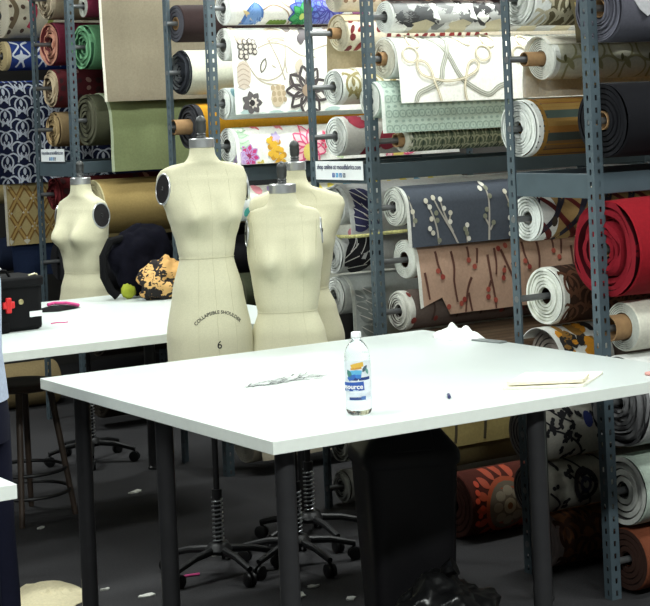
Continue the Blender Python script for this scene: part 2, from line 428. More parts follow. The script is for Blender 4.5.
def pr_vine(ink, row, x0, y0, blue=None):
    """curving stems with three-lobed leaves"""
    def f(P):
        g = scaled(row, x0, y0)
        stems = [[(545,415),(558,424),(566,414),(576,404)], [(548,425),(562,428),(578,438),(592,455)], [(555,400),(560,410),(574,418)], [(550,470),(562,482),(558,500)], [(570,450),(588,470),(600,490)], [(596,410),(604,430),(612,450)]]
        for s in stems: P.stroke([g(*p) for p in s], .008, ink, 0)
        r = random.Random(4)
        for s in stems:
            for (x, y) in s:
                for k in range(3):
                    u, h = g(x+r.uniform(-7, 7), y+r.uniform(-7, 7))
                    for a in (-.7, .3, 1.3): P.leaf(u, h, .021, .008, a+k*2.1+r.random(), ink, 1+k)
        if blue: u, h = g(589, 415); P.ell(u, h, .022, .03, blue, 4)
    return f
def pr_blotch(cols, n, seed, size, u1=1.0, hmax=.2):
    def f(P):
        r = random.Random(seed)
        for k in range(n):
            u = r.uniform(P.u0, u1); h = r.uniform(.0, hmax); c = cols[k % len(cols)]; s = size*r.uniform(.5, 1.2)
            P.poly([(u+s*math.cos(a)*r.uniform(.6, 1.1), h+s*.8*math.sin(a)*r.uniform(.6, 1.1)) for a in [i*PI/5 for i in range(10)]], c, k % 4)
    return f
def pr_spots(cols, seed, r0, du, u1=.9, hmax=.3, asp=1.0):
    def f(P):
        r = random.Random(seed); h = r0
        while h < hmax:
            u = P.u0+r0
            while u < u1:
                if r.random() < .8 and h < P.H(u)-r0*.5: P.ell(u+r.uniform(-.3, .3)*r0, h+r.uniform(-.4, .4)*r0, r0*r.uniform(.6, 1.05), r0*asp*r.uniform(.7, 1.05), cols[r.randrange(len(cols))], r.randrange(3), r.random(), 9)
                u += du
            h += du*.9
    return f
def pr_circles(c, row):
    def f(P):
        for k in range(7):
            u = .05+k*.145
            P.ring(u, .05, .05, .01, c, 0, 1.2); P.ring(u+.07, .13, .05, .01, c, 1, 1.2); P.leaf(u+.005, .08, .07, .012, .8, c, 2); P.ell(u, .085, .008, .014, (96,92,52), 3)
    return f
def pr_lattice(c, c2):
    def f(P):
        for k in range(10):
            u = -.1+k*.12
            for sg, cc in ((1, c), (-1, c2)):
                P.stroke([(u+sg*.0, .005), (u+sg*.05, .05), (u+sg*.08, .09), (u+sg*.15, .15), (u+sg*.17, .178)], .022, cc, 0 if sg > 0 else 1)
        for k in range(8): P.ell(.06+.12*k, .1, .014, .02, (60,50,40), 3)
    return f
def pr_rug(P):
    u, h = .185, .140
    for dx in (0, .34, .68):
        for k in range(16): a = k*PI/8; P.leaf(u+dx+.11*math.cos(a), h+.11*math.sin(a), .06, .018, a, (160,58,22), 1)
        P.ell(u+dx, h, .122, .112, (160,68,30), 2, 0, 20); P.ell(u+dx, h, .104, .096, (104,92,76), 3, 0, 20)
        for k in range(8): a = k*PI/4; P.ell(u+dx+.06*math.cos(a), h+.06*math.sin(a), .025, .02, (142,132,112), 4)
        P.ell(u+dx, h, .032, .032, (160,150,124), 6); P.ell(u+dx, h, .014, .014, (120,80,30), 7)
        for k in range(6): P.ell(u+dx-.14-.01*(k % 3), h-.1+.03*k, .012, .012, (190,60,24), 3)
# ------------------------------------------------------------------ every roll in view
ROW = {'3n': 4.785, '3f': 5.245, '2n': 6.22, '2f': 6.68, '1n': 7.63, '1f': 8.08, '0n': 9.33, '0f': 9.85, 'bn': 10.95}
W = (236,238,232); CR = (222,214,194); GW = (214,220,212)
GRP = {'3': 'fabric rolls on the nearest rack', '2': 'fabric rolls on the second rack', '1': 'fabric rolls on the third rack', '0': 'fabric rolls on the fourth rack', 'b': 'fabric rolls on the farthest rack'}
def fr(row, label, x0, z, r, body, **k): return fabric_roll(label, ROW[row], x0, z, r, body, group=GRP[row[0]], **k)

# nearest rack, front row
fr('3n', 'lavender grey fabric roll with cardboard core and a pale grey loose end', 4.20, 2.125, .125, (84,84,94), edge=(104,104,116), edge2=(74,74,84), core='tube', core_r=.034, loose=.02, layers=10,
   flap=dict(u0=.03, H=lambda u: .175-1.5*(.10-u) if u < .10 else max(.12, .175-.5*(u-.10)), rgb=(176,176,180), lean=.0, wr=.004))
fr('3n', 'thick black fabric roll with a pale ring around its core', 4.20, 1.719, .136, (17,17,22), edge=(19,19,24), edge2=(10,10,13), core='tube', core_r=.034, out=.01, loose=.012, layers=5)
fr('3n', 'big bright red fuzzy fabric roll with loose wound end', 4.19, 1.254, .178, (136,18,30), edge=(120,16,30), edge2=(62,6,16), core='tube', core_r=.026, loose=.05, layers=6, wob=.05)
fr('3n', 'cream fabric roll with wide brown cardboard core below the red roll', 4.25, .968, .090, (214,212,198), edge=(190,194,186), core='tube', core_r=.047, out=.07, layers=5)
fr('3n', 'thick white roll with wavy grey layered end behind the table corner', 4.22, .700, .165, (206,208,206), edge=(128,128,130), edge2=(62,60,64), loose=.045, layers=9, wob=.03)
fr('3n', 'pale green fabric roll with white-rimmed dark end low on the rack', 4.22, .379, .126, (176,190,178), edge=(206,208,202), edge2=(60,58,58), loose=.015, layers=4)
fr('3n', 'rust brown fabric roll lying lowest on the nearest rack', 4.22, .128, .112, (110,60,40), edge=(60,40,34), layers=4)
# nearest rack, rear row
fr('3f', 'white roll with loosely swirled end and an olive brown patterned cloth', 4.20, 2.195, .105, (104,96,72), edge=(236,238,232), edge2=(190,192,186), loose=.03, layers=9, selv=.08,
   motif=pr_scroll((196,188,160), 5, 3, .05, .012, .8),
   flap=dict(u0=.16, H=.29, rgb=(98,90,66), lean=.0, wr=.016), flap_motif=lambda P: (pr_scroll((188,180,150), 5, 5, .06, .016, .9)(P), pr_blotch(((176,150,84), (64,58,42)), 16, 5, .035, .7, .28)(P)))
fr('3f', 'olive cream roll printed with interlaced circles, cardboard core sticking out', 4.30, 1.962, .083, (202,200,178), edge=(232,234,226), core='tube', core_r=.028, out=.085, layers=6, selv=.03, motif=pr_circles((152,148,106), '3f'),
   flap=dict(u0=-.02, H=.235, rgb=(236,231,214), lean=.03, wr=.006, back=1, selv=(240,238,228)), flap_motif=pr_circles((190,182,146), '3f'))
fr('3f', 'white-ended roll striped gold, teal and bronze', 4.18, 1.697, .110, (150,112,52), edge=(238,241,236), edge2=(196,200,196), loose=.016, layers=8, selv=.05,
   motif=lambda P: (pr_stripes(((.0, .02, (120,66,30)), (.02, .045, (160,126,66)), (.045, .075, (74,88,80)), (.075, .105, (150,116,58)), (.105, .13, (150,104,44)), (.13, .16, (66,76,70)), (.16, .19, (120,90,50)), (.19, .215, (80,48,30))), .05)(P), pr_spots(((60,64,66),), 2, .004, .022, .07, .2)(P)))
fr('3f', 'white-ended tan roll with dark red and navy crossing waves', 4.20, 1.351, .088, (170,140,92), edge=(238,241,236), edge2=(200,204,198), layers=5, selv=.09, loose=.01, motif=pr_lattice((96,28,24), (40,40,54)))
fr('3f', 'brown damask roll with a flat round white end', 4.27, 1.047, .111, (66,46,36), edge=(236,239,230), edge2=(204,206,192), layers=6, selv=.06, loose=.012, core_r=.028, motif=pr_scroll((104,66,44), 5, 2, .045, .011, .7))
fr('3f', 'grey brown roll draped with a white cloth showing an orange print', 4.29, .793, .130, (118,106,98), edge=(150,140,132), layers=5,
   flap=dict(u0=-.06, u1=.2, H=.24, rgb=(226,228,222), lean=.1, wr=.01), flap_motif=lambda P: (pr_blotch(((214,146,40), (40,38,36), (150,110,50)), 22, 8, .03, .14, .09)(P)))
fr('3f', 'cream roll printed with dark leafy vines under the table edge', 4.15, .531, .112, (196,192,182), edge=(120,114,112), layers=5, motif=pr_vine((36,34,40), '3f', 545, 403, (40,50,110)))
fr('3f', 'cream roll with dark vines and round medallions below another vine roll', 4.15, .317, .096, (190,186,174), edge=(110,104,102), layers=5, motif=lambda P: (pr_vine((40,36,40), '3f', 545, 445)(P), P.ring(.2, .09, .05, .02, (44,40,46), 5), P.ring(.2, .09, .022, .014, (60,56,80), 5), P.ring(.44, .09, .05, .02, (44,40,46), 5)))
fr('3f', 'brown damask roll with dull pink end near the floor', 4.20, .112, .100, (140,94,64), edge=(176,160,156), edge2=(96,84,82), layers=4, selv=.06, motif=pr_scroll((84,50,34), 5, 9, .05, .016, .7))

# second rack, front row
fr('2n', 'red roll at the top of the second rack', 4.24, 2.345, .082, (176,34,36), edge=(210,200,196))
fr('2n', 'white roll with grey and black photographic print', 4.24, 2.19, .070, (206,208,206), edge=(236,239,234), selv=.09, layers=5,
   motif=lambda P: (pr_blotch(((70,72,74), (120,122,122), (168,170,168), (232,234,230), (54,54,56)), 90, 3, .055, .9, .09)(P), [P.poly([(.1+.2*k, .1), (.17+.2*k, .085), (.22+.2*k, .1), (.2+.2*k, .14), (.1+.2*k, .14)], (196,188,160), 5) for k in range(5)], [P.poly([(.2+.2*k, .02), (.235+.2*k, .02), (.25+.2*k, .09), (.21+.2*k, .08)], (236,238,234), 6) for k in range(4)]))
fr('2n', 'white roll printed with grey ropes and beige loops, its end hanging loose', 4.23, 2.010, .088, (232,233,226), edge=(226,222,206), edge2=(170,160,140), core='tube', core_r=.030, out=.03, loose=.012, layers=8, wob=.03,
   flap=dict(u0=.005, H=.29, rgb=(242,242,236), lean=.06, wr=.004), flap_motif=pr_swirl)
fr('2n', 'pale mint roll with fine grey geometric print', 4.15, 1.832, .078, (190,206,196), edge=(222,226,220), loose=.008,
   flap=dict(u0=.0, H=.225, rgb=(188,206,194), lean=.03, wr=.004, selv=(226,232,226)), flap_motif=pr_small_rings((148,170,158), .034, .032, .012, .005, (150,172,160)))
fr('2n', 'thin roll with dull green paisley and cardboard core', 4.30, 1.655, .052, (112,124,104), edge=(222,222,208), core='tube', core_r=.03, out=.03, layers=3, selv=.05, motif=pr_scroll((176,182,156), 5, 4, .026, .007, .9, (70,86,74)))
nn, ff = navy_nodes()
fr('2n', 'slate navy roll printed with pale branches and white dots', 4.25, 1.367, .083, (66,72,84), edge=(228,231,224), edge2=(150,150,146), loose=.014, layers=6, selv=.05, wob=.02,
   flap=dict(u0=.0, H=.262, rgb=(72,78,88), lean=.05, wr=.003, selv=(206,208,202)), flap_motif=pr_branches('2n', 405, 184.5, (168,164,156), ((216,214,204), (200,196,180), (124,126,108)), .0115, nn, ff))
nb, fb = berry_nodes()
fr('2n', 'dusty rose roll printed with brown twigs and red berries', 4.29, 1.136, .082, (158,128,110), edge=(226,229,222), edge2=(190,194,186), layers=5, selv=.06, core_r=.03,
   flap=dict(u0=.0, H=lambda u: .292-.04*u/.13 if u < .13 else .33, rgb=(176,146,126), lean=.075, wr=.004, selv=(216,216,208)), flap_motif=pr_branches('2n', 414, 238, (92,56,46), ((140,52,44),(156,72,58)), .012, nb, fb))
fr('2n', 'dull taupe roll with berry print tucked under the rose cloth', 4.25, .918, .086, (104,92,86), edge=(206,206,198), edge2=(90,84,80), loose=.012, layers=6, selv=.03, motif=lambda P: (pr_spots(((128,52,46),), 12, .014, .12, .8, .15)(P), [P.stroke([(.1+.13*k, .01), (.13+.13*k, .06), (.12+.13*k, .13)], .01, (70,52,46), 1) for k in range(6)]))
fr('2n', 'tan brown ribbed roll just above the table top', 4.26, .730, .093, (134,112,92), edge=(168,158,146), layers=5, motif=pr_stripes(tuple((.012*k, .012*k+.004, (112,92,74)) for k in range(15))))
fr('2n', 'olive gold roll with dark branch print seen below the table', 4.32, .440, .085, (146,132,84), edge=(120,110,80), layers=4,
   flap=dict(u0=.03, H=.215, rgb=(148,134,86), lean=.03, wr=.003, selv=(190,180,140)), flap_motif=lambda P: [P.stroke([(.1+.16*k, .02), (.14+.16*k, .1), (.13+.16*k, .2)], .014, (60,52,34), 1) or P.stroke([(.2+.16*k, .05), (.14+.16*k, .13)], .008, (60,52,34), 1) for k in range(7)])
fr('2n', 'plain dark olive roll above the orange flower roll', 4.32, .270, .060, (122,110,74), edge=(90,84,60), layers=4)
fabric_roll('rust roll with a big orange and grey flower medallion lying on the floor', 5.86, 4.24, .138, .134, (72,30,22), edge=(70,40,34), layers=4, core='none', group=GRP['2'], motif=pr_rug, wob=.006)
# second rack, rear row
fr('2f', 'cream roll with brown flecks at the top of the second rack', 4.28, 2.322, .078, (222,214,194), edge=CR, motif=pr_spots(((150,120,90),), 3, .014, .05, .6, .12))
fr('2f', 'cream roll with dark red spots, tan spotted end hanging', 4.30, 2.147, .082, (226,218,198), edge=(228,220,196), edge2=(196,184,150), core='tube', core_r=.026, out=.05, loose=.012, layers=8, selv=.05,
   motif=pr_spots(((132,40,38), (110,30,34)), 5, .017, .05, .8, .17, 1.4),
   flap=dict(u0=-.01, H=.27, rgb=(206,190,160), lean=.01, wr=.01, back=1), flap_motif=lambda P: (pr_spots(((178,140,106), (164,120,88), (216,204,178)), 9, .02, .055, .8, .27)(P), pr_spots(((120,36,36),), 5, .017, .06, .8, .09, 1.4)(P)))
fr('2f', 'white roll with soft olive damask and a hanging white edge', 4.26, 1.902, .082, (214,212,196), edge=(236,239,234), layers=5, selv=.06, loose=.01, motif=pr_scroll((150,140,96), 5, 6, .05, .012, .8, (136,124,80)),
   flap=dict(u0=.1, H=.2, rgb=(224,222,208), lean=.02, wr=.008), flap_motif=pr_scroll((166,156,112), 5, 6, .06, .012, .8, (136,124,80)))
fr('2f', 'white-ended roll with crimson leaves above the taped paper sign', 4.26, 1.678, .090, (222,218,214), edge=(240,243,238), layers=5, selv=.02, loose=.01, core_r=.02, motif=lambda P: [P.leaf(.03+.075*(k % 8), .03+.05*((k*3) % 4), .1, .024, -.9+.5*(k % 3), (150,34,58) if k % 2 else (186,60,84), k % 4) for k in range(26)])
LV = [(338+a, 186+b, .12, .03, c, (52,52,92)) for a, b, c in ((14,4,.5),(16,12,.6),(15,20,.5),(12,28,.3),(8,36,.2),(22,2,.7),(24,16,.8),(25,26,.7))]
fr('2f', 'white roll printed with navy blue leaves beside the dress forms', 4.23, 1.364, .090, (208,210,210), edge=(214,216,214), layers=5, loose=.02,
   flap=dict(u0=.02, H=.235, rgb=(210,212,212), lean=.02, wr=.008), flap_motif=pr_leaves(LV, '2f', 346, 184))
LB = [(341+a, 240+b, .13, .032, c, (26,26,32)) for a, b, c in ((2,22,-.3),(6,16,-.6),(12,10,-.8),(18,6,-1.0),(10,26,-.1),(22,12,-.9),(26,22,-.7),(30,10,-.9))]
fr('2f', 'white roll printed with black leaves under the navy leaf roll', 4.22, 1.140, .085, (200,202,202), edge=(206,208,206), layers=5, loose=.02, motif=pr_leaves(LB, '2f', 346, 235))
LG = [(343+a, 272+b, .10, .024, c, (140,148,146)) for a, b, c in ((6,8,.4),(10,20,.4),(14,30,.4),(16,42,.5),(20,4,.5),(22,16,.5),(24,28,.5),(26,40,.5))]
fr('2f', 'grey white roll with pale grey leaves just behind the water bottle', 4.22, .955, .085, (186,190,188), edge=(220,222,218), layers=5, loose=.02,
   flap=dict(u0=.03, H=.40, rgb=(182,188,186), lean=.0, wr=.006, selv=(206,210,204)), flap_motif=pr_leaves(LG, '2f', 346, 265))
fr('2f', 'white roll with folded end low on the second rack beside the bin', 4.22, .285, .085, (196,196,192), edge=(206,206,200), edge2=(110,108,104), loose=.03, layers=5)
fr('2f', 'white roll lying lowest on the second rack behind the bin', 4.22, .090, .075, (190,190,186), edge=(200,200,196), edge2=(100,98,96), loose=.03, layers=5)

# third rack
fr('1n', 'white roll with blue bellflowers and a violet blossom', 4.23, 2.330, .085, (240,241,235), edge=(240,242,238), selv=.05, motif=pr_bell, layers=4)
fr('1n', 'white roll with large black outlined flowers, its cloth hanging down', 4.22, 2.145, .080, (234,235,229), edge=(232,234,228), edge2=(130,132,124), layers=4, core_r=.03,
   flap=dict(u0=.0, H=.435, rgb=(242,243,238), lean=.035, wr=.004), flap_motif=pr_floral_dark)
fr('1n', 'white roll with blue grey print behind the hanging flower cloth', 4.21, 1.852, .080, (206,214,212), edge=(230,234,228), loose=.01, motif=pr_spots(((120,160,170), (150,190,190)), 5, .025, .08, .9, .16))
fr('1n', 'white roll with pink blossoms and yellow catkins', 4.22, 1.640, .085, (234,235,229), edge=(234,236,230), edge2=(60,58,50), layers=4, selv=.05, core_r=.03, motif=pr_floral_bright,
   flap=dict(u0=.0, H=.185, rgb=(242,243,238), lean=.02, wr=.004), flap_motif=pr_floral_bright)
fr('1n', 'white roll with pastel blue and turquoise print between the dress forms', 4.24, 1.345, .085, (226,230,226), edge=(230,233,228), motif=pr_spots(((110,170,206), (90,190,180), (160,190,220), (120,170,90)), 7, .03, .1, 1.1, .17),
   flap=dict(u0=.05, H=.62, rgb=(222,224,214), lean=.0, wr=.01), flap_motif=lambda P: pr_spots(((222,206,90), (214,140,150), (150,190,140), (180,160,210), (110,170,206)), 8, .03, .09, 1.2, .6)(P))
fr('1n', 'pale cloth roll low on the third rack under the tables', 4.24, .16, .11, (176,166,146), edge=(190,184,170), flap=dict(u0=.03, H=.2, rgb=(186,176,156), lean=.05, wr=.01))
fr('1n', 'dark green roll low on the third rack', 4.24, .90, .10, (52,56,40), edge=(70,72,56))
fr('1f', 'dark brown roll with grey felt end and tan core', 4.19, 2.283, .098, (44,32,32), edge=(84,84,92), edge2=(70,70,78), core='tube', core_r=.034, out=.0, layers=3)
fr('1f', 'thick cream roll with black and grey spiral end', 4.21, 2.027, .117, (206,206,190), edge=(40,42,48), edge2=(150,154,156), loose=.035, layers=6, selv=.012)
fr('1f', 'golden yellow roll with dark lining and long cardboard core', 4.25, 1.743, .118, (206,150,40), edge=(60,60,64), edge2=(40,40,44), core='tube', core_r=.040, out=.10, loose=.02, layers=5, selv=.04)
fr('1f', 'charcoal roll under the yellow one on the third rack', 4.22, 1.34, .10, (62,64,66), edge=(80,82,84), loose=.02)

# fourth rack
fr('0n', 'grey beige cloth hanging from the highest roll of the fourth rack', 4.25, 2.70, .150, (150,142,124), edge=(200,196,184), layers=5,
   flap=dict(u0=.005, H=.955, rgb=(122,114,97), lean=.055, wr=.008, selv=(206,202,188)))
fr('0n', 'white-ended roll just above the green fuzzy roll', 4.24, 2.465, .066, (110,40,60), edge=(214,216,206))
fr('0n', 'fuzzy sea green roll with loosely folded end', 4.24, 2.226, .130, (86,132,96), edge=(108,160,120), edge2=(52,92,66), loose=.045, layers=5, wob=.05, core_r=.03)
fr('0n', 'dark olive roll with a sage green cloth hanging in front', 4.23, 1.800, .150, (66,68,52), edge=(84,84,68), edge2=(48,48,40), loose=.02, layers=5,
   flap=dict(u0=.075, H=.46, rgb=(116,125,88), lean=.02, wr=.008, selv=(166,176,150)))
fr('0n', 'thick golden tan roll behind the far dress form', 4.25, 1.290, .160, (160,138,88), edge=(190,180,140), edge2=(120,106,70), layers=4, selv=.02)
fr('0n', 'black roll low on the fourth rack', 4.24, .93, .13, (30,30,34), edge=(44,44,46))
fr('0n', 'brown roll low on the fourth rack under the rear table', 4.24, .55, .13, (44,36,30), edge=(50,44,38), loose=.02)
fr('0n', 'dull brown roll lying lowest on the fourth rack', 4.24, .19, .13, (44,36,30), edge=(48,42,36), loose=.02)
fr('0f', 'beige ruffled roll at the top of the fourth rack', 4.24, 2.545, .125, (176,160,136), edge=(190,176,152), edge2=(130,116,96), loose=.05, wob=.08)
fr('0f', 'maroon roll with coral pink crumpled end', 4.25, 2.270, .132, (112,40,58), edge=(190,136,116), edge2=(120,60,64), loose=.05, layers=4, wob=.05, core_r=.04)
fr('0f', 'dark red print roll with oval beige layered end', 4.24, 2.004, .118, (96,40,46), edge=(186,168,140), edge2=(96,80,64), loose=.045, layers=4, wob=.05, core_r=.035, motif=pr_spots(((170,130,120), (60,24,30)), 4, .02, .06, .6, .22))
fr('0f', 'sandy tan roll above the small paper sign', 4.25, 1.752, .106, (150,128,94), edge=(176,152,112), edge2=(104,84,60), loose=.03, layers=5)
fr('0f', 'dark red flowered roll behind the far dress form neck', 4.24, 1.360, .100, (92,30,34), edge=(110,40,44), loose=.04, wob=.05, motif=pr_spots(((150,60,60), (60,20,24), (176,120,100)), 4, .025, .07, .6, .2))
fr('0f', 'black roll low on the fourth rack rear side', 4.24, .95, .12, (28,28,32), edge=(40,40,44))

# farthest rack
fr('bn', 'cream roll with pink, green and brown zigzag strokes', 4.37, 2.520, .150, (214,206,184), edge=CR, motif=lambda P: ([P.stroke([(.02+.13*k, .01), (.06+.13*k, .12), (.02+.13*k, .24)], .035, c, k % 3) for k, c in enumerate(((120,104,80), (204,66,92), (150,160,80), (122,106,84), (196,186,160), (120,104,80)))], pr_spots(((90,70,56),), 3, .016, .09, .6, .28)(P)))
fr('bn', 'royal blue roll with white ogee print and tan end', 4.37, 2.250, .098, (38,58,122), edge=(190,172,130), layers=4, selv=.03, motif=pr_ogee((206,212,222)))
fr('bn', 'navy blue roll with white damask scrolls hanging in a long cloth', 4.22, 1.965, .110, (26,32,60), edge=(60,64,84),
   flap=dict(u0=.03, H=.68, rgb=(24,30,58), lean=.02, wr=.01), flap_motif=lambda P: (pr_scroll((190,196,208), 5, 1, .058, .011, .8)(P), pr_stripes(((.0, .05, (40,66,140)),), .0)(P)))
fr('bn', 'beige roll with brown diamond trellis hanging in a long cloth', 4.27, 1.375, .105, (176,158,112), edge=(200,194,176),
   flap=dict(u0=.03, H=.49, rgb=(178,160,112), lean=.03, wr=.004, selv=(206,200,184)), flap_motif=pr_trellis((132,96,44), (176,146,84), (206,202,184), .115, .8, .5))
fr('bn', 'dark denim blue roll behind the black equipment bag', 4.26, .930, .110, (22,30,50), edge=(52,66,90), loose=.03, flap=dict(u0=.08, H=.26, rgb=(26,38,64), lean=.03, wr=.01))
fabric_roll('short sandy tan roll seen under the rear table beside the stool', 10.40, 4.05, .142, .140, (150,132,96), edge=(150,132,96), core='none', length=.36, group=GRP['b'])
# ------------------------------------------------------------------ room shell
def struct(name, mb, **k):
    o = mb.build(name, smooth=False, **k); o['kind'] = 'structure'; return o
XL, XR, YF, YB, ZC = -1.6, 6.4, -1.2, 12.0, 3.5
m_floor = mat('dark_carpet_floor', (41,40,43), .95, 0, .35, 120, .4, 300)
m_wall = mat('dark_painted_wall', (64,62,60), .9, 0, .06, 8)
m_ceil = mat('ceiling_paint', (150,150,146), .9, 0, .05, 10)
f = MB(); f.box((XL, YF, -.05), (XR, YB, 0), m_floor); struct('floor', f)
f = MB(); f.box((XL, YF, ZC), (XR, YB, ZC+.06), m_ceil); struct('ceiling', f)
for nm, a, b in (('wall_left', (XL-.08, YF, 0), (XL, YB, ZC)), ('wall_right', (XR, YF, 0), (XR+.08, YB, ZC)), ('wall_front', (XL-.08, YF-.08, 0), (XR+.08, YF, ZC)), ('wall_back', (XL-.08, YB, 0), (XR+.08, YB+.08, ZC))):
    f = MB(); f.box(a, b, m_wall); struct(nm, f)

# ------------------------------------------------------------------ slotted steel racks
m_rack = mat('rack_blue_grey_paint', (74,88,96), .5, .0, .08, 12, spec=.5)
m_rack2 = mat('rack_beam_paint', (70,84,92), .5, .0, .08, 12, spec=.5)
PW, PT, HT = .041, .0025, 2.98
def flange(b, x, y, du):
    """slotted strip from the corner (x, y), du = unit direction in plan; real slots"""
    nx, ny = -du[1], du[0]
    def P(u, z, t): return (x+du[0]*u+nx*t, y+du[1]*u+ny*t, z)
    hw, hh, pitch = .0105, .019, .0445
    n = int(HT/pitch); u1 = PW*.5-hw*.5; u2 = u1+hw
    for t in (0, PT):
        vs = []; fs = []
        for k in range(n):
            z0 = k*pitch; za = z0+(pitch-hh)/2; zb = za+hh; z1 = z0+pitch
            q = len(vs)
            for z in (z0, za, zb, z1): vs += [P(0, z, t), P(u1, z, t), P(u2, z, t), P(PW, z, t)]
            for r in range(3):
                for c in range(3):
                    if r == 1 and c == 1: continue
                    a = q+r*4+c; fs.append((a, a+1, a+5, a+4))
        b.add(vs, fs, m_rack)
    for u in (0, PW): b.add([P(u, 0, 0), P(u, 0, PT), P(u, n*pitch, PT), P(u, n*pitch, 0)], [(0,1,2,3)], m_rack)
def post(parent, x, y, dx, dy):
    b = MB(); flange(b, x, y, (dx, 0)); flange(b, x, y, (0, dy)); return b.build('post', parent, smooth=False)
def beam(parent, a, b_, lip=0):
    b = MB(); b.box(a, b_, m_rack2); return b.build('beam', parent, smooth=False, bevel=.003)
X0, X1 = 4.13, 5.73
def rack(label, yn, yf, zn=(1.49, 1.56)):
    R = thing('storage_rack', label, 'rack', (X0, yn, 0), 0, 'slotted steel storage racks')
    L = lambda x, y, z: (x-X0, y-yn, z)
    post(R, 0, 0, 1, 1); post(R, 0, yf-yn, 1, -1); post(R, X1-X0, 0, -1, 1); post(R, X1-X0, yf-yn, -1, -1)
    for z0, z1 in (zn, (2.90, 2.97)):
        beam(R, L(X0+.004, yn+.003, z0), L(X1-.004, yn+.016, z1))
        beam(R, L(X0+.004, yf-.016, z0), L(X1-.004, yf-.003, z1))
        for x in (X0+.003, X1-.016): beam(R, L(x, yn+.042, z0-.015), L(x+.013, yf-.042, z1))
    return R
RK = {'3': (4.765, 5.265), '2': (6.20, 6.70), '1': (7.61, 8.10), '0': (9.31, 9.87), 'b': (10.93, 11.45)}
rack('blue grey slotted steel rack nearest the camera, holding the red roll', *RK['3'], zn=(1.455, 1.53))
rack('blue grey slotted steel rack holding the navy branch roll, paper sign on its end', *RK['2'])
rack('blue grey slotted steel rack holding the black and white flower cloth', *RK['1'], zn=(1.46, 1.53))
rack('dark slotted steel rack behind the far dress form, small paper sign on its end', *RK['0'])
rack('dark slotted steel rack farthest away, holding the blue and white cloths', *RK['b'])

# the yellow green cord slung between the second rack's posts
b = MB(); m_tape = mat('striped_cord', (186,182,120), .8, 0, .45, 60)
b.tube([(4.25, 6.695, 1.222), (4.19, 6.5, 1.233), (4.18, 6.35, 1.245), (4.22, 6.24, 1.258), (4.32, 6.17, 1.266), (4.42, 6.15, 1.268)], .008, m_tape, 8)
tag(b.build('cord'), 'yellow green cord slung across the second rack below the sign', 'cord')

# paper signs taped to rack ends
m_paper = mat('white_paper', (232,236,238), .7, 0, .02, 30)
def sign(label, y, z, w, h):
    R = thing('paper_sign', label, 'sign', (X0-.004, y, z), 0, 'paper signs taped on the rack ends')
    b = MB(); b.box((-.003, -w/2, -h/2), (0, w/2, h/2), m_paper); b.build('sheet', R, smooth=False)
    def put(mb, vs, fs, cy, cz, m): mb.add([(-.0045, -(v.x+cy), v.y+cz) for v in vs], fs, m)
    t = MB(); vs, fs = text_geo('shop online at moodfabrics.com', .03, bold=.0006); xs = [v.x for v in vs]; k0 = .93*w/(max(xs)-min(xs)); vs = [Vector((v.x*k0, v.y*min(1, k0*1.15), 0)) for v in vs]; put(t, vs, fs, 0, .006, mat('dark_blue_ink', (34,44,84), .7))
    t.build('lettering', R, smooth=False)
    ic = MB()
    for k, (c, s) in enumerate((((58,90,160), 'f'), ((70,160,210), 't'), ((60,120,180), 'p'), ((50,70,90), 'B'))):
        y0 = (k-1.5)*.027*w/.36; q = .0095*w/.36
        ic.add([(-.0042, -(y0-q), -.030), (-.0042, -(y0+q), -.030), (-.0042, -(y0+q), -.011), (-.0042, -(y0-q), -.011)], [(0,1,2,3)], mat('icon_%d' % k, c, .7))
        vs, fs = text_geo(s, .019); put(ic, vs, fs, y0, -.0265, m_paper)
    ic.build('icons', R, smooth=False)
sign('white paper sign reading shop online, taped beside the crimson leaf roll', 6.455, 1.531, .385, .082)
sign('small white paper sign taped above the far dress form', 9.60, 1.60, .34, .075)

# ------------------------------------------------------------------ cutting tables
m_top = mat('white_laminate', (199,207,205), .38, 0, .012, 6)
m_edge = mat('white_edge_band', (226,232,226), .5, 0, .02, 40)
m_leg = mat('brushed_dark_steel', (60,60,62), .28, .5, .08, 20)
def table(label, x0, y0, x1, y1, legs, h=.9, th=.037):
    R = thing('cutting_table', label, 'table', ((x0+x1)/2, (y0+y1)/2, 0), 0, 'white cutting tables')
    cx, cy = (x0+x1)/2, (y0+y1)/2
    b = MB(); b.box((x0-cx, y0-cy, h-th), (x1-cx, y1-cy, h), m_edge)
    b.m = [b.mi(m_top) if i == 1 else k for i, k in enumerate(b.m)]
    b.build('tabletop', R, smooth=False, bevel=.0015)
    for x, y in legs:
        l = MB(); l.lathe([(.033, 0), (.033, .012), (.029, .016), (.029, h-th-.006), (.05, h-th-.005), (.05, h-th)], m_leg, 20, (x-cx, y-cy, 0)); l.build('leg', R)
    return R
table('big white cutting table with the water bottle standing on it', 2.38, 4.12, 4.03, 5.735, [(2.465, 4.205), (2.455, 4.93), (2.50, 5.655), (3.36, 4.20), (3.955, 4.93), (3.955, 5.655), (3.955, 4.205)])
table('white cutting table behind the dress forms with black bags on it', 2.38, 6.48, 4.03, 8.15, [(2.46, 6.57), (2.46, 8.06), (3.95, 6.57), (3.95, 8.06)])
table('white cutting table with only its corner showing at the left edge', -.02, 4.107, 1.631, 5.72, [(.07, 4.2), (1.42, 4.32), (.07, 5.63), (1.54, 5.63)])

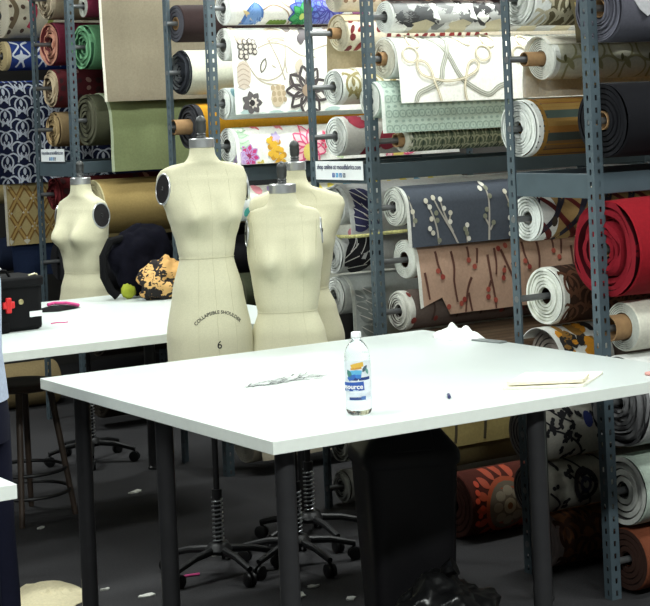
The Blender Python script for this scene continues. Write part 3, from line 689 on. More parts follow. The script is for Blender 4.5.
# pencil marks on the big table: faint scribbles
def lay(name, label, cat, mb, **k): return tag(mb.build(name, **k), label, cat)
b = MB(); m_pencil = mat('pencil_marks', (104,108,108), .8)
rn = random.Random(12)
for k in range(80):
    t = k/79; x = 2.79+.30*t+rn.uniform(-.01, .01); y = 5.0+.05*t+rn.uniform(-.05, .05)*(.4+t)
    a = rn.uniform(-.5, .9); L = rn.uniform(.012, .05)
    d = Vector((math.cos(a), math.sin(a))); q = Vector((-d.y, d.x))*rn.uniform(.0012, .0036)
    p0 = Vector((x, y)); p1 = p0+d*L
    b.add([(p0.x+q.x, p0.y+q.y, .9006), (p0.x-q.x, p0.y-q.y, .9006), (p1.x-q.x, p1.y-q.y, .9006), (p1.x+q.x, p1.y+q.y, .9006)], [(0,1,2,3)], m_pencil)
lay('pencil_scribble', 'faint grey pencil scribbles on the big white table', 'marks', b, smooth=False)

# ------------------------------------------------------------------ water bottle
def bottle():
    cx, cy = 2.790, 4.312
    R = thing('water_bottle', 'clear plastic water bottle with blue and white label on the big table', 'bottle', (cx, cy, .9), -math.atan2(cx, cy)); R.scale = (.97, .97, .955)
    m = bpy.data.materials.new('clear_plastic'); m.use_nodes = True; bs = m.node_tree.nodes['Principled BSDF']
    bs.inputs['Transmission Weight'].default_value = 1; bs.inputs['IOR'].default_value = 1.22; bs.inputs['Roughness'].default_value = .03; bs.inputs['Base Color'].default_value = (.93,.97,.98,1)
    tc = m.node_tree.nodes.new('ShaderNodeTexCoord'); nz = m.node_tree.nodes.new('ShaderNodeTexNoise'); nz.inputs['Scale'].default_value = 60
    bp = m.node_tree.nodes.new('ShaderNodeBump'); bp.inputs['Strength'].default_value = .15; bp.inputs['Distance'].default_value = .001
    m.node_tree.links.new(tc.outputs['Object'], nz.inputs['Vector']); m.node_tree.links.new(nz.outputs['Fac'], bp.inputs['Height']); m.node_tree.links.new(bp.outputs['Normal'], bs.inputs['Normal'])
    s = .0395
    prof = [(.004, .004), (.020, .002), (.030, .0005), (.035, .004), (s, .014), (s*1.0, .03), (s*.985, .034), (s, .038), (s, .165), (s*.96, .172), (s*.99, .178), (s*.95, .19), (s*.82, .205), (s*.62, .217), (s*.42, .226), (.0135, .230), (.0130, .234), (.0165, .2345), (.0165, .237), (.0125, .238), (.0125, .246)]
    b = MB(); b.lathe(prof, m, 40); b.build('bottle_shell', R)
    c = MB(); mc = mat('white_cap_plastic', (236,240,240), .35)
    n = 40; vs = []; fs = []
    for z, q in ((.2355, .0158), (.251, .0152), (.2535, .0135)):
        for i in range(n): a = 2*PI*i/n; k = q*(1+(.025 if i % 2 and z < .252 else 0)); vs.append((k*math.cos(a), k*math.sin(a), z))
    for j in range(2):
        for i in range(n): fs.append((j*n+i, j*n+(i+1) % n, (j+1)*n+(i+1) % n, (j+1)*n+i))
    fs += [tuple(range(2*n, 3*n)), tuple(range(n))[::-1]]; c.add(vs, fs, mc); c.build('cap', R)
    l = MB(); ml = mat('white_label_film', (226,233,238), .4); q = s+.0008; z0, z1 = .046, .168
    def S(u, h, off): a = u/q; return Vector((q2(off)*math.sin(a), -q2(off)*math.cos(a), z1-h))
    def q2(off): return q+off*.28
    U0, U1, HH = -.075, .060, z1-z0
    l.grid(lambda i, j: S(U0+(U1-U0)*i, HH*j, 0), 40, 6, ml)
    P = Painter(l, S, U0, U1, lambda u: HH)
    pass
    P.stroke([(-.02,.018),(.0,.012),(.018,.010)], .014, (222,180,70), 1); P.stroke([(-.022,.024),(.0,.022),(.012,.02)], .006, (206,150,60), 2)
    P.stroke([(-.03,.038),(-.005,.034),(.012,.036)], .014, (96,176,214), 1); P.stroke([(-.032,.05),(-.01,.046),(.01,.048)], .012, (58,122,200), 2)
    P.leaf(-.034, .026, .03, .008, 1.1, (70,130,120), 3); P.leaf(.014, .034, .026, .006, -.9, (74,96,110), 3); P.leaf(.026, .022, .022, .005, 1.2, (110,160,150), 3); P.leaf(-.03, .058, .028, .008, -.6, (50,100,180), 3)
    P.stroke([(-.022,.0545),(.01,.055),(.04,.0535)], .009, (30,56,120), 3); P.stroke([(-.034,.050),(-.024,.06)], .006, (60,110,190), 4)
    P.stroke([(-.055,.079),(-.03,.0785),(-.005,.0775),(.018,.076)], .027, (44,86,170), 3)
    P.stroke([(-.045,.0985-.009),(.0,.0895)], .003, (200,220,240), 5)
    P.stroke([(-.03,.115),(.02,.1145)], .009, (34,64,126), 3); P.poly([(.008,.108),(.022,.1075),(.022,.119),(.008,.119)], (70,110,170), 5)
    for k in range(5): P.stroke([(-.03,.099+.0032*k), (.045,.0985+.0032*k)], .0006, (176,190,206), 4)
    vs, fs = text_geo('resource', .0205, 'RIGHT', .0006)
    l.add([S(v.x+.014, .0845-v.y, .0085) for v in vs], fs, mat('label_white_ink', (244,247,250), .5))
    l.build('label', R)
bottle()

# ------------------------------------------------------------------ cloth, paper and small things on the tables
def heap(name, label, cat, c, rx, ry, hgt, m, seed, rz=0, n=40, thr=.0, thick=.004, group=None, fine=5.0):
    """crumpled cloth: a lumpy closed sheet lying on z"""
    b = MB(); nr = 14; top = []; rn = Vector((seed*3.1, seed*1.7, 0))
    ca, sa = math.cos(rz), math.sin(rz)
    def P(k, i, up):
        a = 2*PI*i/n; q = k/nr
        e = 1+.28*noise.noise(Vector((math.cos(a)*1.4, math.sin(a)*1.4, seed)))+.10*noise.noise(Vector((math.cos(a)*4, math.sin(a)*4, seed+5)))
        x = rx*q*e*math.cos(a); y = ry*q*e*math.sin(a)
        w = abs(noise.noise(Vector((x*fine/rx*.5, y*fine/ry*.5, seed+9))))*.7+.45+.5*noise.noise(Vector((x*2/rx, y*2/ry, seed)))
        z = max(thick, hgt*(1-q**2.2)*w+thick) if up else .0006
        if q == 1 and up: z = thick*.7
        return Vector((x*ca-y*sa, x*sa+y*ca, z))
    vs = [P(0, 0, 1)]+[P(k, i, 1) for k in range(1, nr+1) for i in range(n)]
    lo = len(vs); vs += [P(nr, i, 0) for i in range(n)]
    fs = [(0, 1+i, 1+(i+1) % n) for i in range(n)]
    for k in range(nr-1):
        for i in range(n): a = 1+k*n; fs.append((a+i, a+n+i, a+n+(i+1) % n, a+(i+1) % n))
    a = 1+(nr-1)*n
    for i in range(n): fs.append((a+i, lo+i, lo+(i+1) % n, a+(i+1) % n))
    fs.append(tuple(range(lo, lo+n)))
    b.add(vs, fs, m); o = b.build(name, angle=70, loc=c)
    return tag(o, label, cat, group)
m_muslin = cloth((232,230,216)); m_white = cloth((236,238,236))
heap('muslin_scrap', 'crumpled white cloth scrap at the far corner of the big table', 'cloth', (3.965, 5.42, .9), .06, .12, .06, m_white, 3.3, .25)
b = MB(); b.box((-.02, -.075, 0), (.02, .075, .006), mat('grey_plastic_strip', (120,126,126), .5))
o = lay('plastic_strip', 'thin grey strip lying beside the crumpled white cloth', 'strip', b, smooth=False, bevel=.002, loc=(3.99, 5.245, .9006)); o.rotation_euler = (0, 0, .15)
# folded muslin near the right front edge
R = thing('folded_muslin', 'cream cloth folded flat near the right front edge of the big table', 'cloth', (3.54, 4.32, .9))
def sheet(name, pts, z, h, m, parent, wav=.004, seed=1):
    """irregular quad sheet with thickness: pts are 4 corners"""
    b = MB(); A, B, C_, D = [Vector((p[0], p[1], 0)) for p in pts]; n = 14
    def S(u, v, up):
        p = (A*(1-u)+B*u)*(1-v)+(D*(1-u)+C_*u)*v
        w = wav*(.6+noise.noise(Vector((p.x*14, p.y*14, seed)))+.5*noise.noise(Vector((p.x*40, p.y*40, seed))))
        p.z = z+(h+max(0, w) if up else 0); return p
    b.grid(lambda u, v: S(u, v, 1), n, n, m); b.grid(lambda u, v: S(u, v, 0), n, n, m, flip=True)
    for q in (lambda t, v: S(t, 0, v), lambda t, v: S(1, t, v), lambda t, v: S(1-t, 1, v), lambda t, v: S(0, 1-t, v)): b.grid(lambda u, v: q(u, v), n, 1, m)
    return b.build(name, parent, angle=60)
sheet('lower_fold', [(-.20, .01), (.01, -.13), (.22, .02), (.03, .19)], .0006, .005, m_muslin, R, .004, 2)
sheet('upper_fold', [(-.18, .015), (.02, -.115), (.12, -.03), (-.01, .13)], .012, .006, cloth((238,230,206)), R, .005, 5)
b = MB(); b.tube([(0,0,.006), (.012,.018,.006), (.022,.034,.006)], .0055, mat('navy_marker', (44,46,96), .4), 10); b.tube([(.022,.034,.006), (.028,.043,.006)], .0045, mat('marker_tip', (30,30,40), .4), 10, r2=.002)
lay('marker_cap', 'short navy blue marker piece lying on the big white table', 'marker', b, loc=(3.128, 4.325, .9))
b = MB(); b.box((-.012, -.028, 0), (.012, .028, .011), mat('pink_chalk', (206,150,142), .8)); o = lay('tailor_chalk', 'small pink chalk piece at the right edge of the big table', 'chalk', b, bevel=.004, loc=(3.845, 4.196, .9003))

# black equipment bag on the rear table
m_blk = mat('black_nylon', (15,15,17), .85, 0, .15, 60, .3, 300, .15); m_blk2 = mat('black_webbing', (15,15,17), .85, spec=.1)
R = thing('equipment_bag', 'boxy black nylon bag with a red clasp on the rear table', 'bag', (2.775, 7.19, .9), .05)
b = MB(); b.box((-.22, -.11, .002), (.19, .12, .225), m_blk); b.build('bag_body', R, smooth=True, bevel=.018)
b = MB(); b.box((-.225, -.125, .19), (.195, .125, .235), m_blk); b.build('top_flap', R, bevel=.012)
b = MB(); b.box((-.225, -.135, .002), (.02, -.112, .045), m_blk2); b.build('front_pocket', R, bevel=.006)
b = MB(); b.tube([(-.07,-.06,.235), (-.05,-.06,.262), (.0,-.06,.268), (.045,-.06,.262), (.06,-.06,.235)], .006, m_blk2, 8); b.tube([(-.02,-.062,.270), (.02,-.062,.272)], .007, mat('steel_buckle', (190,192,194), .3, .8), 8); b.build('carry_handle', R)
for x in (-.10,): b = MB(); b.box((x-.012, -.128, .02), (x+.012, -.112, .20), m_blk2); b.build('strap', R, bevel=.002)
b = MB(); mr = mat('red_plastic', (200,30,34), .4); b.box((-.005, -.132, .105), (.05, -.116, .135), mr); b.box((.008, -.134, .085), (.034, -.118, .152), mr); b.build('clasp', R, bevel=.005)['label'] = 'red clasp'
b = MB(); b.lathe([(.012, 0), (.012, .004), (.006, .006)], mat('snap_metal', (170,160,120), .35, .8), 14, M=Matrix.Translation((.085,-.112,.128)) @ Matrix.Rotation(PI/2, 4, 'X')); b.build('snap_button', R)
b = MB(); b.box((.125, -.1115, .058), (.185, -.1095, .082), m_paper); b.build('name_tag', R, smooth=False)['label'] = 'white tag'
b = MB(); b.tube([(.13,-.1,.236), (.16,-.1,.242), (.172,-.1,.236)], .006, mat('brass_pull', (180,176,150), .35, .7), 8); b.build('zip_pull', R)
# pouch with pink ribbon
R = thing('sewing_pouch', 'flat black pouch with pink ribbon beside the boxy black bag', 'pouch', (3.30, 7.72, .9))
b = MB(); b.grid(lambda u, v: Vector(((u-.5)*.26, (.5-abs(u-.5))*.22*(v-.5)*(1.2 if u < .5 else 1)+.0, .004+.022*math.sin(PI*u)*math.sin(PI*v))), 20, 10, m_blk); b.grid(lambda u, v: Vector(((u-.5)*.26, (.5-abs(u-.5))*.22*(v-.5)*(1.2 if u < .5 else 1), .001)), 20, 10, m_blk, flip=True); b.build('pouch_body', R)
b = MB(); b.tube([(-.04,0,.032), (.0,.02,.034), (.05,-.01,.032), (.09,.01,.022), (.13,.03,.012)], .008, mat('pink_ribbon', (206,70,134), .7), 8); b.build('ribbon', R)['label'] = 'pink ribbon'
b = MB(); b.tube([(0,0,.003), (.03,.01,.004), (.06,-.01,.003), (.08,.0,.003)], .0025, mat('pink_ribbon', (206,70,134), .7), 6); lay('thread_scrap', 'tiny pink thread curl lying next to the boxy black bag', 'thread', b, loc=(3.06, 7.22, .9))

def blob(name, c, rad, m, seed, amp=.25, sub=4, parent=None, flat=None, freq=2.2, spike=0):
    bm = bmesh.new(); bmesh.ops.create_icosphere(bm, subdivisions=sub, radius=1)
    for v in bm.verts:
        d = v.co.normalized(); k = 1+amp*noise.noise(d*freq+Vector((seed, seed*2, 0)))+amp*.45*abs(noise.noise(d*freq*2.7+Vector((seed, 0, seed))))
        p = Vector((d.x*rad[0], d.y*rad[1], d.z*rad[2]))*k
        if flat is not None and p.z+c[2] < flat: p.z = flat-c[2]
        v.co = p
    me = bpy.data.meshes.new(name); bm.to_mesh(me); bm.free(); me.materials.append(m)
    me.polygons.foreach_set('use_smooth', [True]*len(me.polygons))
    o = bpy.data.objects.new(name, me); col.objects.link(o); o.location = c
    if parent: o.parent = parent
    return o
m_navy = mat('navy_fleece', (13,13,22), .95, 0, .25, 60, .6, 200, .08)
R = thing('tote_bag', 'slouchy navy black tote bag on the rear table behind the tall dress form', 'bag', (3.86, 7.93, .9))
blob('bag_body', (.005, .0, .18), (.16, .10, .17), m_navy, 4.2, .30, parent=R, flat=.0015)
b = MB(); b.tube([(-.10,.0,.30), (-.17,-.01,.29), (-.215,-.02,.22), (-.22,-.03,.12), (-.19,-.04,.05), (-.16,-.045,.02)], .021, m_blk2, 10); b.build('shoulder_strap', R)
o = blob('lining', (-.10, -.05, .045), (.038, .02, .042), mat('lime_lining', (150,160,40), .8), 2.0, .2, 3, R, .0015); o['label'] = 'lime green lining'
# leopard scarf
def leopard():
    m = bpy.data.materials.new('leopard_print'); m.use_nodes = True; nt = m.node_tree; n = nt.nodes; b = n['Principled BSDF']; b.inputs['Roughness'].default_value = .85
    tc = n.new('ShaderNodeTexCoord'); v = n.new('ShaderNodeTexVoronoi'); v.inputs['Scale'].default_value = 7; nz = n.new('ShaderNodeTexNoise'); nz.inputs['Scale'].default_value = 9
    mx = n.new('ShaderNodeMix'); mx.data_type = 'VECTOR'; mx.inputs[0].default_value = .12
    rp = n.new('ShaderNodeValToRGB'); rp.color_ramp.interpolation = 'CONSTANT'; e = rp.color_ramp.elements
    e[0].position = 0; e[0].color = (lin(206), lin(160), lin(96), 1); e[1].position = .40; e[1].color = (lin(30), lin(24), lin(22), 1); k = e.new(.62); k.color = (lin(216), lin(172), lin(108), 1); k2 = e.new(.78); k2.color = (lin(40), lin(30), lin(26), 1)
    nt.links.new(tc.outputs['Object'], mx.inputs[4]); nt.links.new(nz.outputs['Color'], mx.inputs[5]); nt.links.new(mx.outputs[1], v.inputs['Vector']); nt.links.new(v.outputs['Distance'], rp.inputs['Fac']); nt.links.new(rp.outputs['Color'], b.inputs['Base Color'])
    return m
m_leo = leopard()
o = blob('leopard_scarf', (3.90, 7.74, .985), (.135, .06, .11), m_leo, 7.7, .35, flat=.9015, freq=2.6); tag(o, 'tan and black leopard print scarf heaped against the navy tote', 'scarf')
# ------------------------------------------------------------------ dress forms
m_canvas = mat('linen_canvas', (204,200,172), .85, 0, .05, 220, .35, 700, .2, .1)
m_canvas2 = mat('linen_tape', (190,186,158), .85, 0, .05, 200)
m_chrome = mat('brushed_chrome', (200,202,204), .28, .75, .04, 30)
m_pewter = mat('dark_pewter', (66,68,68), .45, .35, .1, 30)
m_plate = mat('black_plate', (38,36,38), .4, .2, .2, 25)
m_stand = mat('black_cast_iron', (34,34,36), .45, .4, .1, 25)
m_spring = mat('spring_steel', (170,172,176), .3, .9, .05, 30)
m_print = mat('black_print', (34,34,34), .7)
def interp(rows, z):
    if z <= rows[0][0]: return rows[0][1:]
    for a, b in zip(rows, rows[1:]):
        if z <= b[0]:
            t = (z-a[0])/(b[0]-a[0]); t2 = t*t*(3-2*t)*.5+t*.5
            return tuple(p+(q-p)*t2 for p, q in zip(a[1:], b[1:]))
    return rows[-1][1:]
def dress_form(label, x, y, turn, rows, zb, bust, plates, neck, base_rot=.5, texts=None, caps=False):
    """rows: (z, half width, front depth, back depth) bottom to neck; front faces local -y"""
    R = thing('dress_form', label, 'dress form', (x, y, 0), -math.atan2(x, y)+turn, 'canvas dress forms on stands')
    N = 64; b = MB()
    zs = []; z = rows[0][0]
    while z < rows[-1][0]-.001: zs.append(z); z += .009
    zs.append(rows[-1][0]); vs = []
    zw = [r for r in rows if len(r) > 4]
    for z in zs:
        w, f, bk = interp([r[:4] for r in rows], z)
        for i in range(N):
            a = 2*PI*i/N; c, s = math.cos(a), math.sin(a)
            e = .88
            px = w*math.copysign(abs(c)**e, c); py = -(f if s > 0 else bk)*abs(s)**.9*math.copysign(1, s)
            if s > 0:
                for sg in (1, -1):
                    g = math.exp(-((px-sg*bust[1])/bust[3])**2-((z-bust[0])/(bust[4] if z < bust[0] else bust[4]*1.5))**2); py -= bust[2]*g*min(1, s*3)
            vs.append(Vector((px, py, z)))
    # flat armhole cuts
    cuts = []
    for sg, z0, ry, rz, tilt, yaw, dx in plates:
        w = interp([r[:4] for r in rows], z0)[0]
        Mx = Matrix.Translation((sg*(w-dx), .004-.035*yaw, z0)) @ Matrix.Rotation(-sg*yaw, 4, 'Z') @ Matrix.Rotation(sg*PI/2-sg*tilt, 4, 'Y')
        nn_ = (Mx.to_3x3() @ Vector((0, 0, 1))).normalized(); cuts.append((Mx.translation.copy(), nn_, Mx, ry, rz))
    for v in vs:
        for c0, nn_, _, _, _ in cuts:
            k = (v-c0).dot(nn_)
            if k > 0 and abs(v.z-c0.z) < .17: v -= nn_*k*(1 if abs(v.z-c0.z) < .11 else (1-(abs(v.z-c0.z)-.11)/.06))
    fs = [(j*N+i, j*N+(i+1) % N, (j+1)*N+(i+1) % N, (j+1)*N+i) for j in range(len(zs)-1) for i in range(N)]
    # rounded lower edge and closed underside
    lo = len(vs); w0 = [v.copy() for v in vs[:N]]
    vs += [Vector((v.x*.96, v.y*.96, v.z-.008)) for v in w0]; vs += [Vector((v.x*.3, v.y*.3, v.z-.008)) for v in w0]
    for i in range(N): fs += [(lo+i, lo+(i+1) % N, (i+1) % N, i), (lo+N+i, lo+N+(i+1) % N, lo+(i+1) % N, lo+i)]
    fs.append(tuple(range(lo+N, lo+2*N))[::-1]); fs.append(tuple((len(zs)-1)*N+i for i in range(N)))
    b.add(vs, fs, m_canvas); b.build('torso', R, angle=80)
    bvh = BVHTree.FromPolygons(vs, [f for f in fs if len(f) < 5])
    def onto(px, pz, off, frm=-1):
        h = bvh.ray_cast(Vector((px, frm*2, pz)), Vector((0, -frm, 0)))[0]
        return Vector((px, h.y+frm*off, pz)) if h else None
    # seams: waist tape, princess seams, centre seam
    wz = bust[5]; w, f, bk = interp([r[:4] for r in rows], wz); s_ = MB(); pts = []
    for i in range(49):
        a = 2*PI*i/48; d = Vector((math.cos(a), math.sin(a), 0)); h = bvh.ray_cast(Vector((0, 0, wz))+d*.6, -d)[0]
        pts.append((h.x+d.x*.0006, h.y+d.y*.0006, wz))
    s_.tube(pts, .0018, m_canvas2, 6); s_.build('waist_tape', R)
    s_ = MB()
    ztop = neck[0]-.10
    for sg in (0, 1, -1):
        for frm in (-1, 1):
            pts = []
            for k in range(40):
                z = rows[0][0]+.002+(ztop-rows[0][0])*k/39; w = interp([r[:4] for r in rows], z)[0]
                px = sg*(.35*w+.22*bust[1]); p = onto(px, z, .0002, frm)
                if p: pts.append(p)
            if len(pts) > 3: s_.tube(pts, .0006, m_canvas2, 5)
    s_.build('seams', R)
    # neck plate and knob
    nz, nr = neck; M = Matrix.Translation((0, interp_mid(rows, nz), 0))
    c = MB(); c.lathe([(nr, nz-.012), (nr+.004, nz-.010), (nr+.004, nz+.022), (nr+.001, nz+.025), (nr*.55, nz+.026), (.018, nz+.027)], m_chrome, 32, M=M); c.build('neck_plate', R)
    k = MB(); k.lathe([(.016, nz+.026), (.019, nz+.03), (.016, nz+.036), (.019, nz+.042), (.016, nz+.046), (.0195, nz+.056), (.0205, nz+.075), (.0195, nz+.086), (.021, nz+.089), (.0205, nz+.095), (.0165, nz+.105), (.009, nz+.112), (.002, nz+.114)], m_pewter, 24, M=M); k.build('neck_knob', R)
    # armhole plates
    for _, _, Mx0, ry, rz in cuts:
        p = MB(); Mx = Mx0 @ Matrix.Diagonal((rz/.05, ry/.05, 1, 1))
        p.lathe([(.050, -.004), (.050, .0035), (.048, .0055), (.0455, .0055), (.0445, .004)], m_chrome, 32, M=Mx, cap=False); p.lathe([(.001, .006), (.006, .0085), (.008, .0055), (.034, .004), (.0445, .004)], m_plate, 32, M=Mx, cap=False)
        p.build('armhole_plate', R)
    if caps:
        for sg in (1, -1):
            p = MB(); pts = []
            for k in range(14):
                z = neck[0]-.118-.012*k; px = sg*(caps-.001*k); q = onto(px, z, .0008)
                if q: pts.append(q)
            if len(pts) > 2: p.tube(pts, .0018, m_canvas2, 6); p.build('shoulder_seam', R)
    if texts:
        for txt, size, px, pz, arc in texts:
            t = MB()
            vs2, fs2 = text_geo(txt, size, bold=.0003)
            out = []
            for v in vs2:
                if arc:
                    a = v.x/arc; rr = arc+v.y; q = (px+rr*math.sin(a), pz+rr*math.cos(a)-arc)
                else: q = (px+v.x, pz+v.y)
                out.append(onto(q[0], q[1], .0015))
            t.add(out, fs2, m_print)
            t.build('lettering' if arc else 'size_number', R, smooth=False)
    # stand
    s1 = MB(); s1.tube([(0, 0, .10), (0, 0, zb+.002)], .0125, m_stand, 16); s1.tube([(0, 0, zb-.10), (0, 0, zb-.04)], .024, m_stand, 16); s1.tube([(0, 0, zb-.04), (0, 0, zb-.006)], .024, m_stand, 16, r2=.06); s1.tube([(0, 0, .30), (0, 0, .335)], .02, m_stand, 16); s1.build('pole', R)
    sp = MB(); sp.tube([(.021*math.cos(i*PI/5), .021*math.sin(i*PI/5), .125+.0017*i) for i in range(106)], .0033, m_spring, 6); sp.build('spring', R)
    h = MB(); h.lathe([(.02, .085), (.05, .085), (.055, .10), (.04, .122), (.026, .128)], m_stand, 20); h.build('hub', R)
    for k in range(5):
        a = 2*PI*k/5+base_rot; d = Vector((math.cos(a), math.sin(a), 0)); l = MB()
        l.tube([d*.03+Vector((0,0,.10)), d*.13+Vector((0,0,.092)), d*.235+Vector((0,0,.066))], .016, m_stand, 10, r2=.012); lo_ = l.build('leg', R)
        w = MB(); Mw = Matrix.Translation(d*.232+Vector((0,0,.0265))) @ Matrix.Rotation(a, 4, 'Z') @ Matrix.Rotation(PI/2, 4, 'X')
        for sg in (1, -1): w.lathe([(.006, sg*.004), (.024, sg*.005), (.0265, sg*.008), (.0265, sg*.016), (.02, sg*.019), (.004, sg*.018)], m_stand, 18, M=Mw)
        w.tube([d*.232+Vector((0,0,.026)), d*.232+Vector((0,0,.062))], .006, m_stand, 8)
        w.build('caster', lo_)
    return R
def interp_mid(rows, z):
    w, f, bk = interp([r[:4] for r in rows], z); return (bk-f)/2
def torso_rows(zn, zsh, zbu, zwa, zhi, zb, ws, wb, ww, wh, wbot, nr=.050, nb=None):
    """key rings: neck, shoulder, bust, waist, hip, bottom"""
    nb = nb or zn-.05
    return [(zb, wbot, .112, .118), (zb+.03, wbot+.003, .114, .120), (zhi, wh, .115, .128), ((zhi+zwa)/2+.02, wh*.52+ww*.48, .098, .112), (zwa+.03, ww+.006, .082, .088), (zwa, ww, .079, .083), (zwa-.0001+.035+.0301, ww+.012, .082, .088),
            ((zwa+zbu)/2+.03, wb*.62+ww*.38, .088, .096), (zbu, wb, .094, .100), (zsh-.10, (wb+ws)/2+.004, .085, .098), (zsh-.035, ws, .066, .090), (zsh-.010, ws-.006, .056, .080), (zsh+.008, ws*.88, .051, .073), (zsh+.022, ws*.70, .048, .066), (nb-.014, nr+.026, .052, .062), (nb, nr+.012, .050, .056), (nb+.018, nr+.004, nr, nr+.004), (zn, nr, nr, nr)]
def srt(r): return sorted(r, key=lambda k: k[0])
r1 = srt(torso_rows(1.685, 1.585, 1.415, 1.245, .945, .79, .190, .150, .107, .170, .166, .046, 1.632))
dress_form('tall front canvas dress form printed with a black number 6 below the waist', 3.22, 6.03, .30, r1, .79, (1.405, .078, .056, .050, .046, 1.245), [(-1, 1.520, .042, .062, .12, .45, .016), (1, 1.517, .042, .060, .12, 0, .010)], (1.685, .046), base_rot=-.11,
           texts=[('COLLAPSIBLE SHOULDER', .0178, .004, 1.032, .115), ('6', .043, .002, .898, 0)])
r2 = srt(torso_rows(1.49, 1.40, 1.225, 1.012, .80, .68, .152, .150, .118, .172, .170, .050, 1.440))
dress_form('smaller front canvas dress form standing right behind the water bottle, blank', 3.522, 5.935, .04, r2, .68, (1.205, .075, .054, .050, .048, 1.012), [(-1, 1.325, .036, .052, .05, .1, .008), (1, 1.325, .036, .052, .05, .1, .008)], (1.49, .050), caps=.128, base_rot=.192)
r3 = srt(torso_rows(1.565, 1.44, 1.265, 1.06, .86, .72, .202, .156, .118, .178, .174, .041, 1.500))
dress_form('wide shouldered canvas dress form half hidden behind the smaller one', 3.765, 6.232, -.05, r3, .72, (1.255, .075, .05, .05, .05, 1.06), [], (1.565, .041), base_rot=.22)
r0 = srt(torso_rows(1.475, 1.365, 1.18, 1.00, .80, .68, .175, .155, .118, .165, .162, .050, 1.420))
dress_form('canvas dress form with round black shoulder plate, alone behind the rear table', 3.79, 8.47, -.82, r0, .68, (1.190, .078, .066, .052, .050, 1.00), [(-1, 1.300, .052, .066, .1, 0, .016), (1, 1.300, .052, .068, .1, .25, .020)], (1.475, .050))

# ------------------------------------------------------------------ stool
R = thing('bar_stool', 'dark round wooden stool with ring footrests under the rear table', 'stool', (3.02, 7.50, 0), .3)
m_wood = mat('dark_stained_wood', (64,52,44), .5, 0, .25, 18)
b = MB(); b.lathe([(.02, .585), (.15, .585), (.165, .592), (.17, .605), (.165, .618), (.15, .622), (.10, .619), (.0, .618)], m_wood, 36); b.build('seat', R)
def stool_p(a, z): q = .125+(.60-z)*.16; return (q*math.cos(a), q*math.sin(a), z)
for k in range(4): l = MB(); a = PI/4+k*PI/2; l.tube([stool_p(a, .59), stool_p(a, .0)], .016, m_wood, 12, r2=.013); l.build('leg', R)
for z in (.22, .12):
    l = MB(); q = .125+(.60-z)*.16; l.tube([(q*math.cos(i*PI/20), q*math.sin(i*PI/20), z) for i in range(41)], .008, m_stand, 8); l.build('foot_ring', R)

# ------------------------------------------------------------------ bin and rubbish bag
m_bin = mat('black_plastic', (11,10,13), .38, 0, .1, 30); m_bag = mat('black_bin_liner', (12,12,13), .3, 0, .2, 20, .6, 18)
R = thing('trash_bin', 'tall black plastic trash bin with sloped lid under the big table', 'bin', (3.31, 4.855, 0), -.35)
def sq(q, e=.35, n=48):
    P = []
    for i in range(n):
        a = 2*PI*i/n; c, s = math.cos(a), math.sin(a); q2_ = q*1.07; P.append((q2_*math.copysign(abs(c)**e, c), q2_*.92*math.copysign(abs(s)**e, s)))
    return P
def squarelathe(prof, m):
    b = MB(); n = 48; vs = []; fs = []
    for q, z in prof: vs += [(x, y, z) for x, y in sq(q)]
    for j in range(len(prof)-1):
        for i in range(n): fs.append((j*n+i, j*n+(i+1) % n, (j+1)*n+(i+1) % n, (j+1)*n+i))
    fs += [tuple(range(n))[::-1], tuple((len(prof)-1)*n+i for i in range(n))]; b.add(vs, fs, m); return b
squarelathe([(.10, 0), (.125, .004), (.150, .60), (.150, .625)], m_bin).build('bin_body', R)
squarelathe([(.158, .61), (.161, .625), (.159, .65), (.150, .665), (.098, .735), (.090, .742), (.05, .744)], m_bin).build('lid', R)
b = MB(); b.box((-.07, -.045, 0), (.07, .045, .008), m_bin, Matrix.Translation((0, -.118, .698)) @ Matrix.Rotation(.95, 4, 'X')); b.build('swing_flap', R, bevel=.003)
R = thing('rubbish_bag', 'crumpled black plastic rubbish bag slumped in front of the bin', 'bag', (3.17, 4.47, 0))
blob('bag_body', (0, 0, .14), (.20, .16, .17), m_bag, 1.3, .34, 5, R, .002, 1.9)
b = MB(); b.tube([(.01, .01, .24), (.02, .02, .30)], .03, m_bag, 14, r2=.012); b.tube([(.02, .02, .29), (.03, .01, .33), (.05, -.01, .345)], .014, m_bag, 10, r2=.03); b.build('knot', R)

# ------------------------------------------------------------------ bits on the floor
m_pp = cloth((206,196,164))
heap('crumpled_paper', 'crumpled cream paper sheet lying on the floor at lower left', 'paper', (2.575, 6.17, 0), .15, .21, .032, m_pp, 5.5, -.3, fine=14)
scr = [((2.86, 5.944), .030, 'white paper scrap on the floor behind the second table leg, longest of its pair', (226,226,220)), ((2.77, 6.128), .018, 'small pale scrap on the floor near the left table leg', (170,170,164)),
       ((3.30, 5.56), .035, 'white paper scrap on the floor right of the front table leg', (220,220,214)), ((3.40, 5.63), .022, 'tiny white scrap on the floor behind the front table leg', (190,190,186)),
       ((3.42, 5.40), .026, 'white scrap on the floor beside the black bin', (210,210,206)), ((3.63, 7.62), .040, 'white scrap on the floor beneath the rear table', (214,214,206)),
       ((2.98, 7.24), .022, 'pale scrap on the floor by the stool leg', (190,190,186)), ((3.34, 6.30), .024, 'small white scrap under the dress form stands', (190,188,180))]
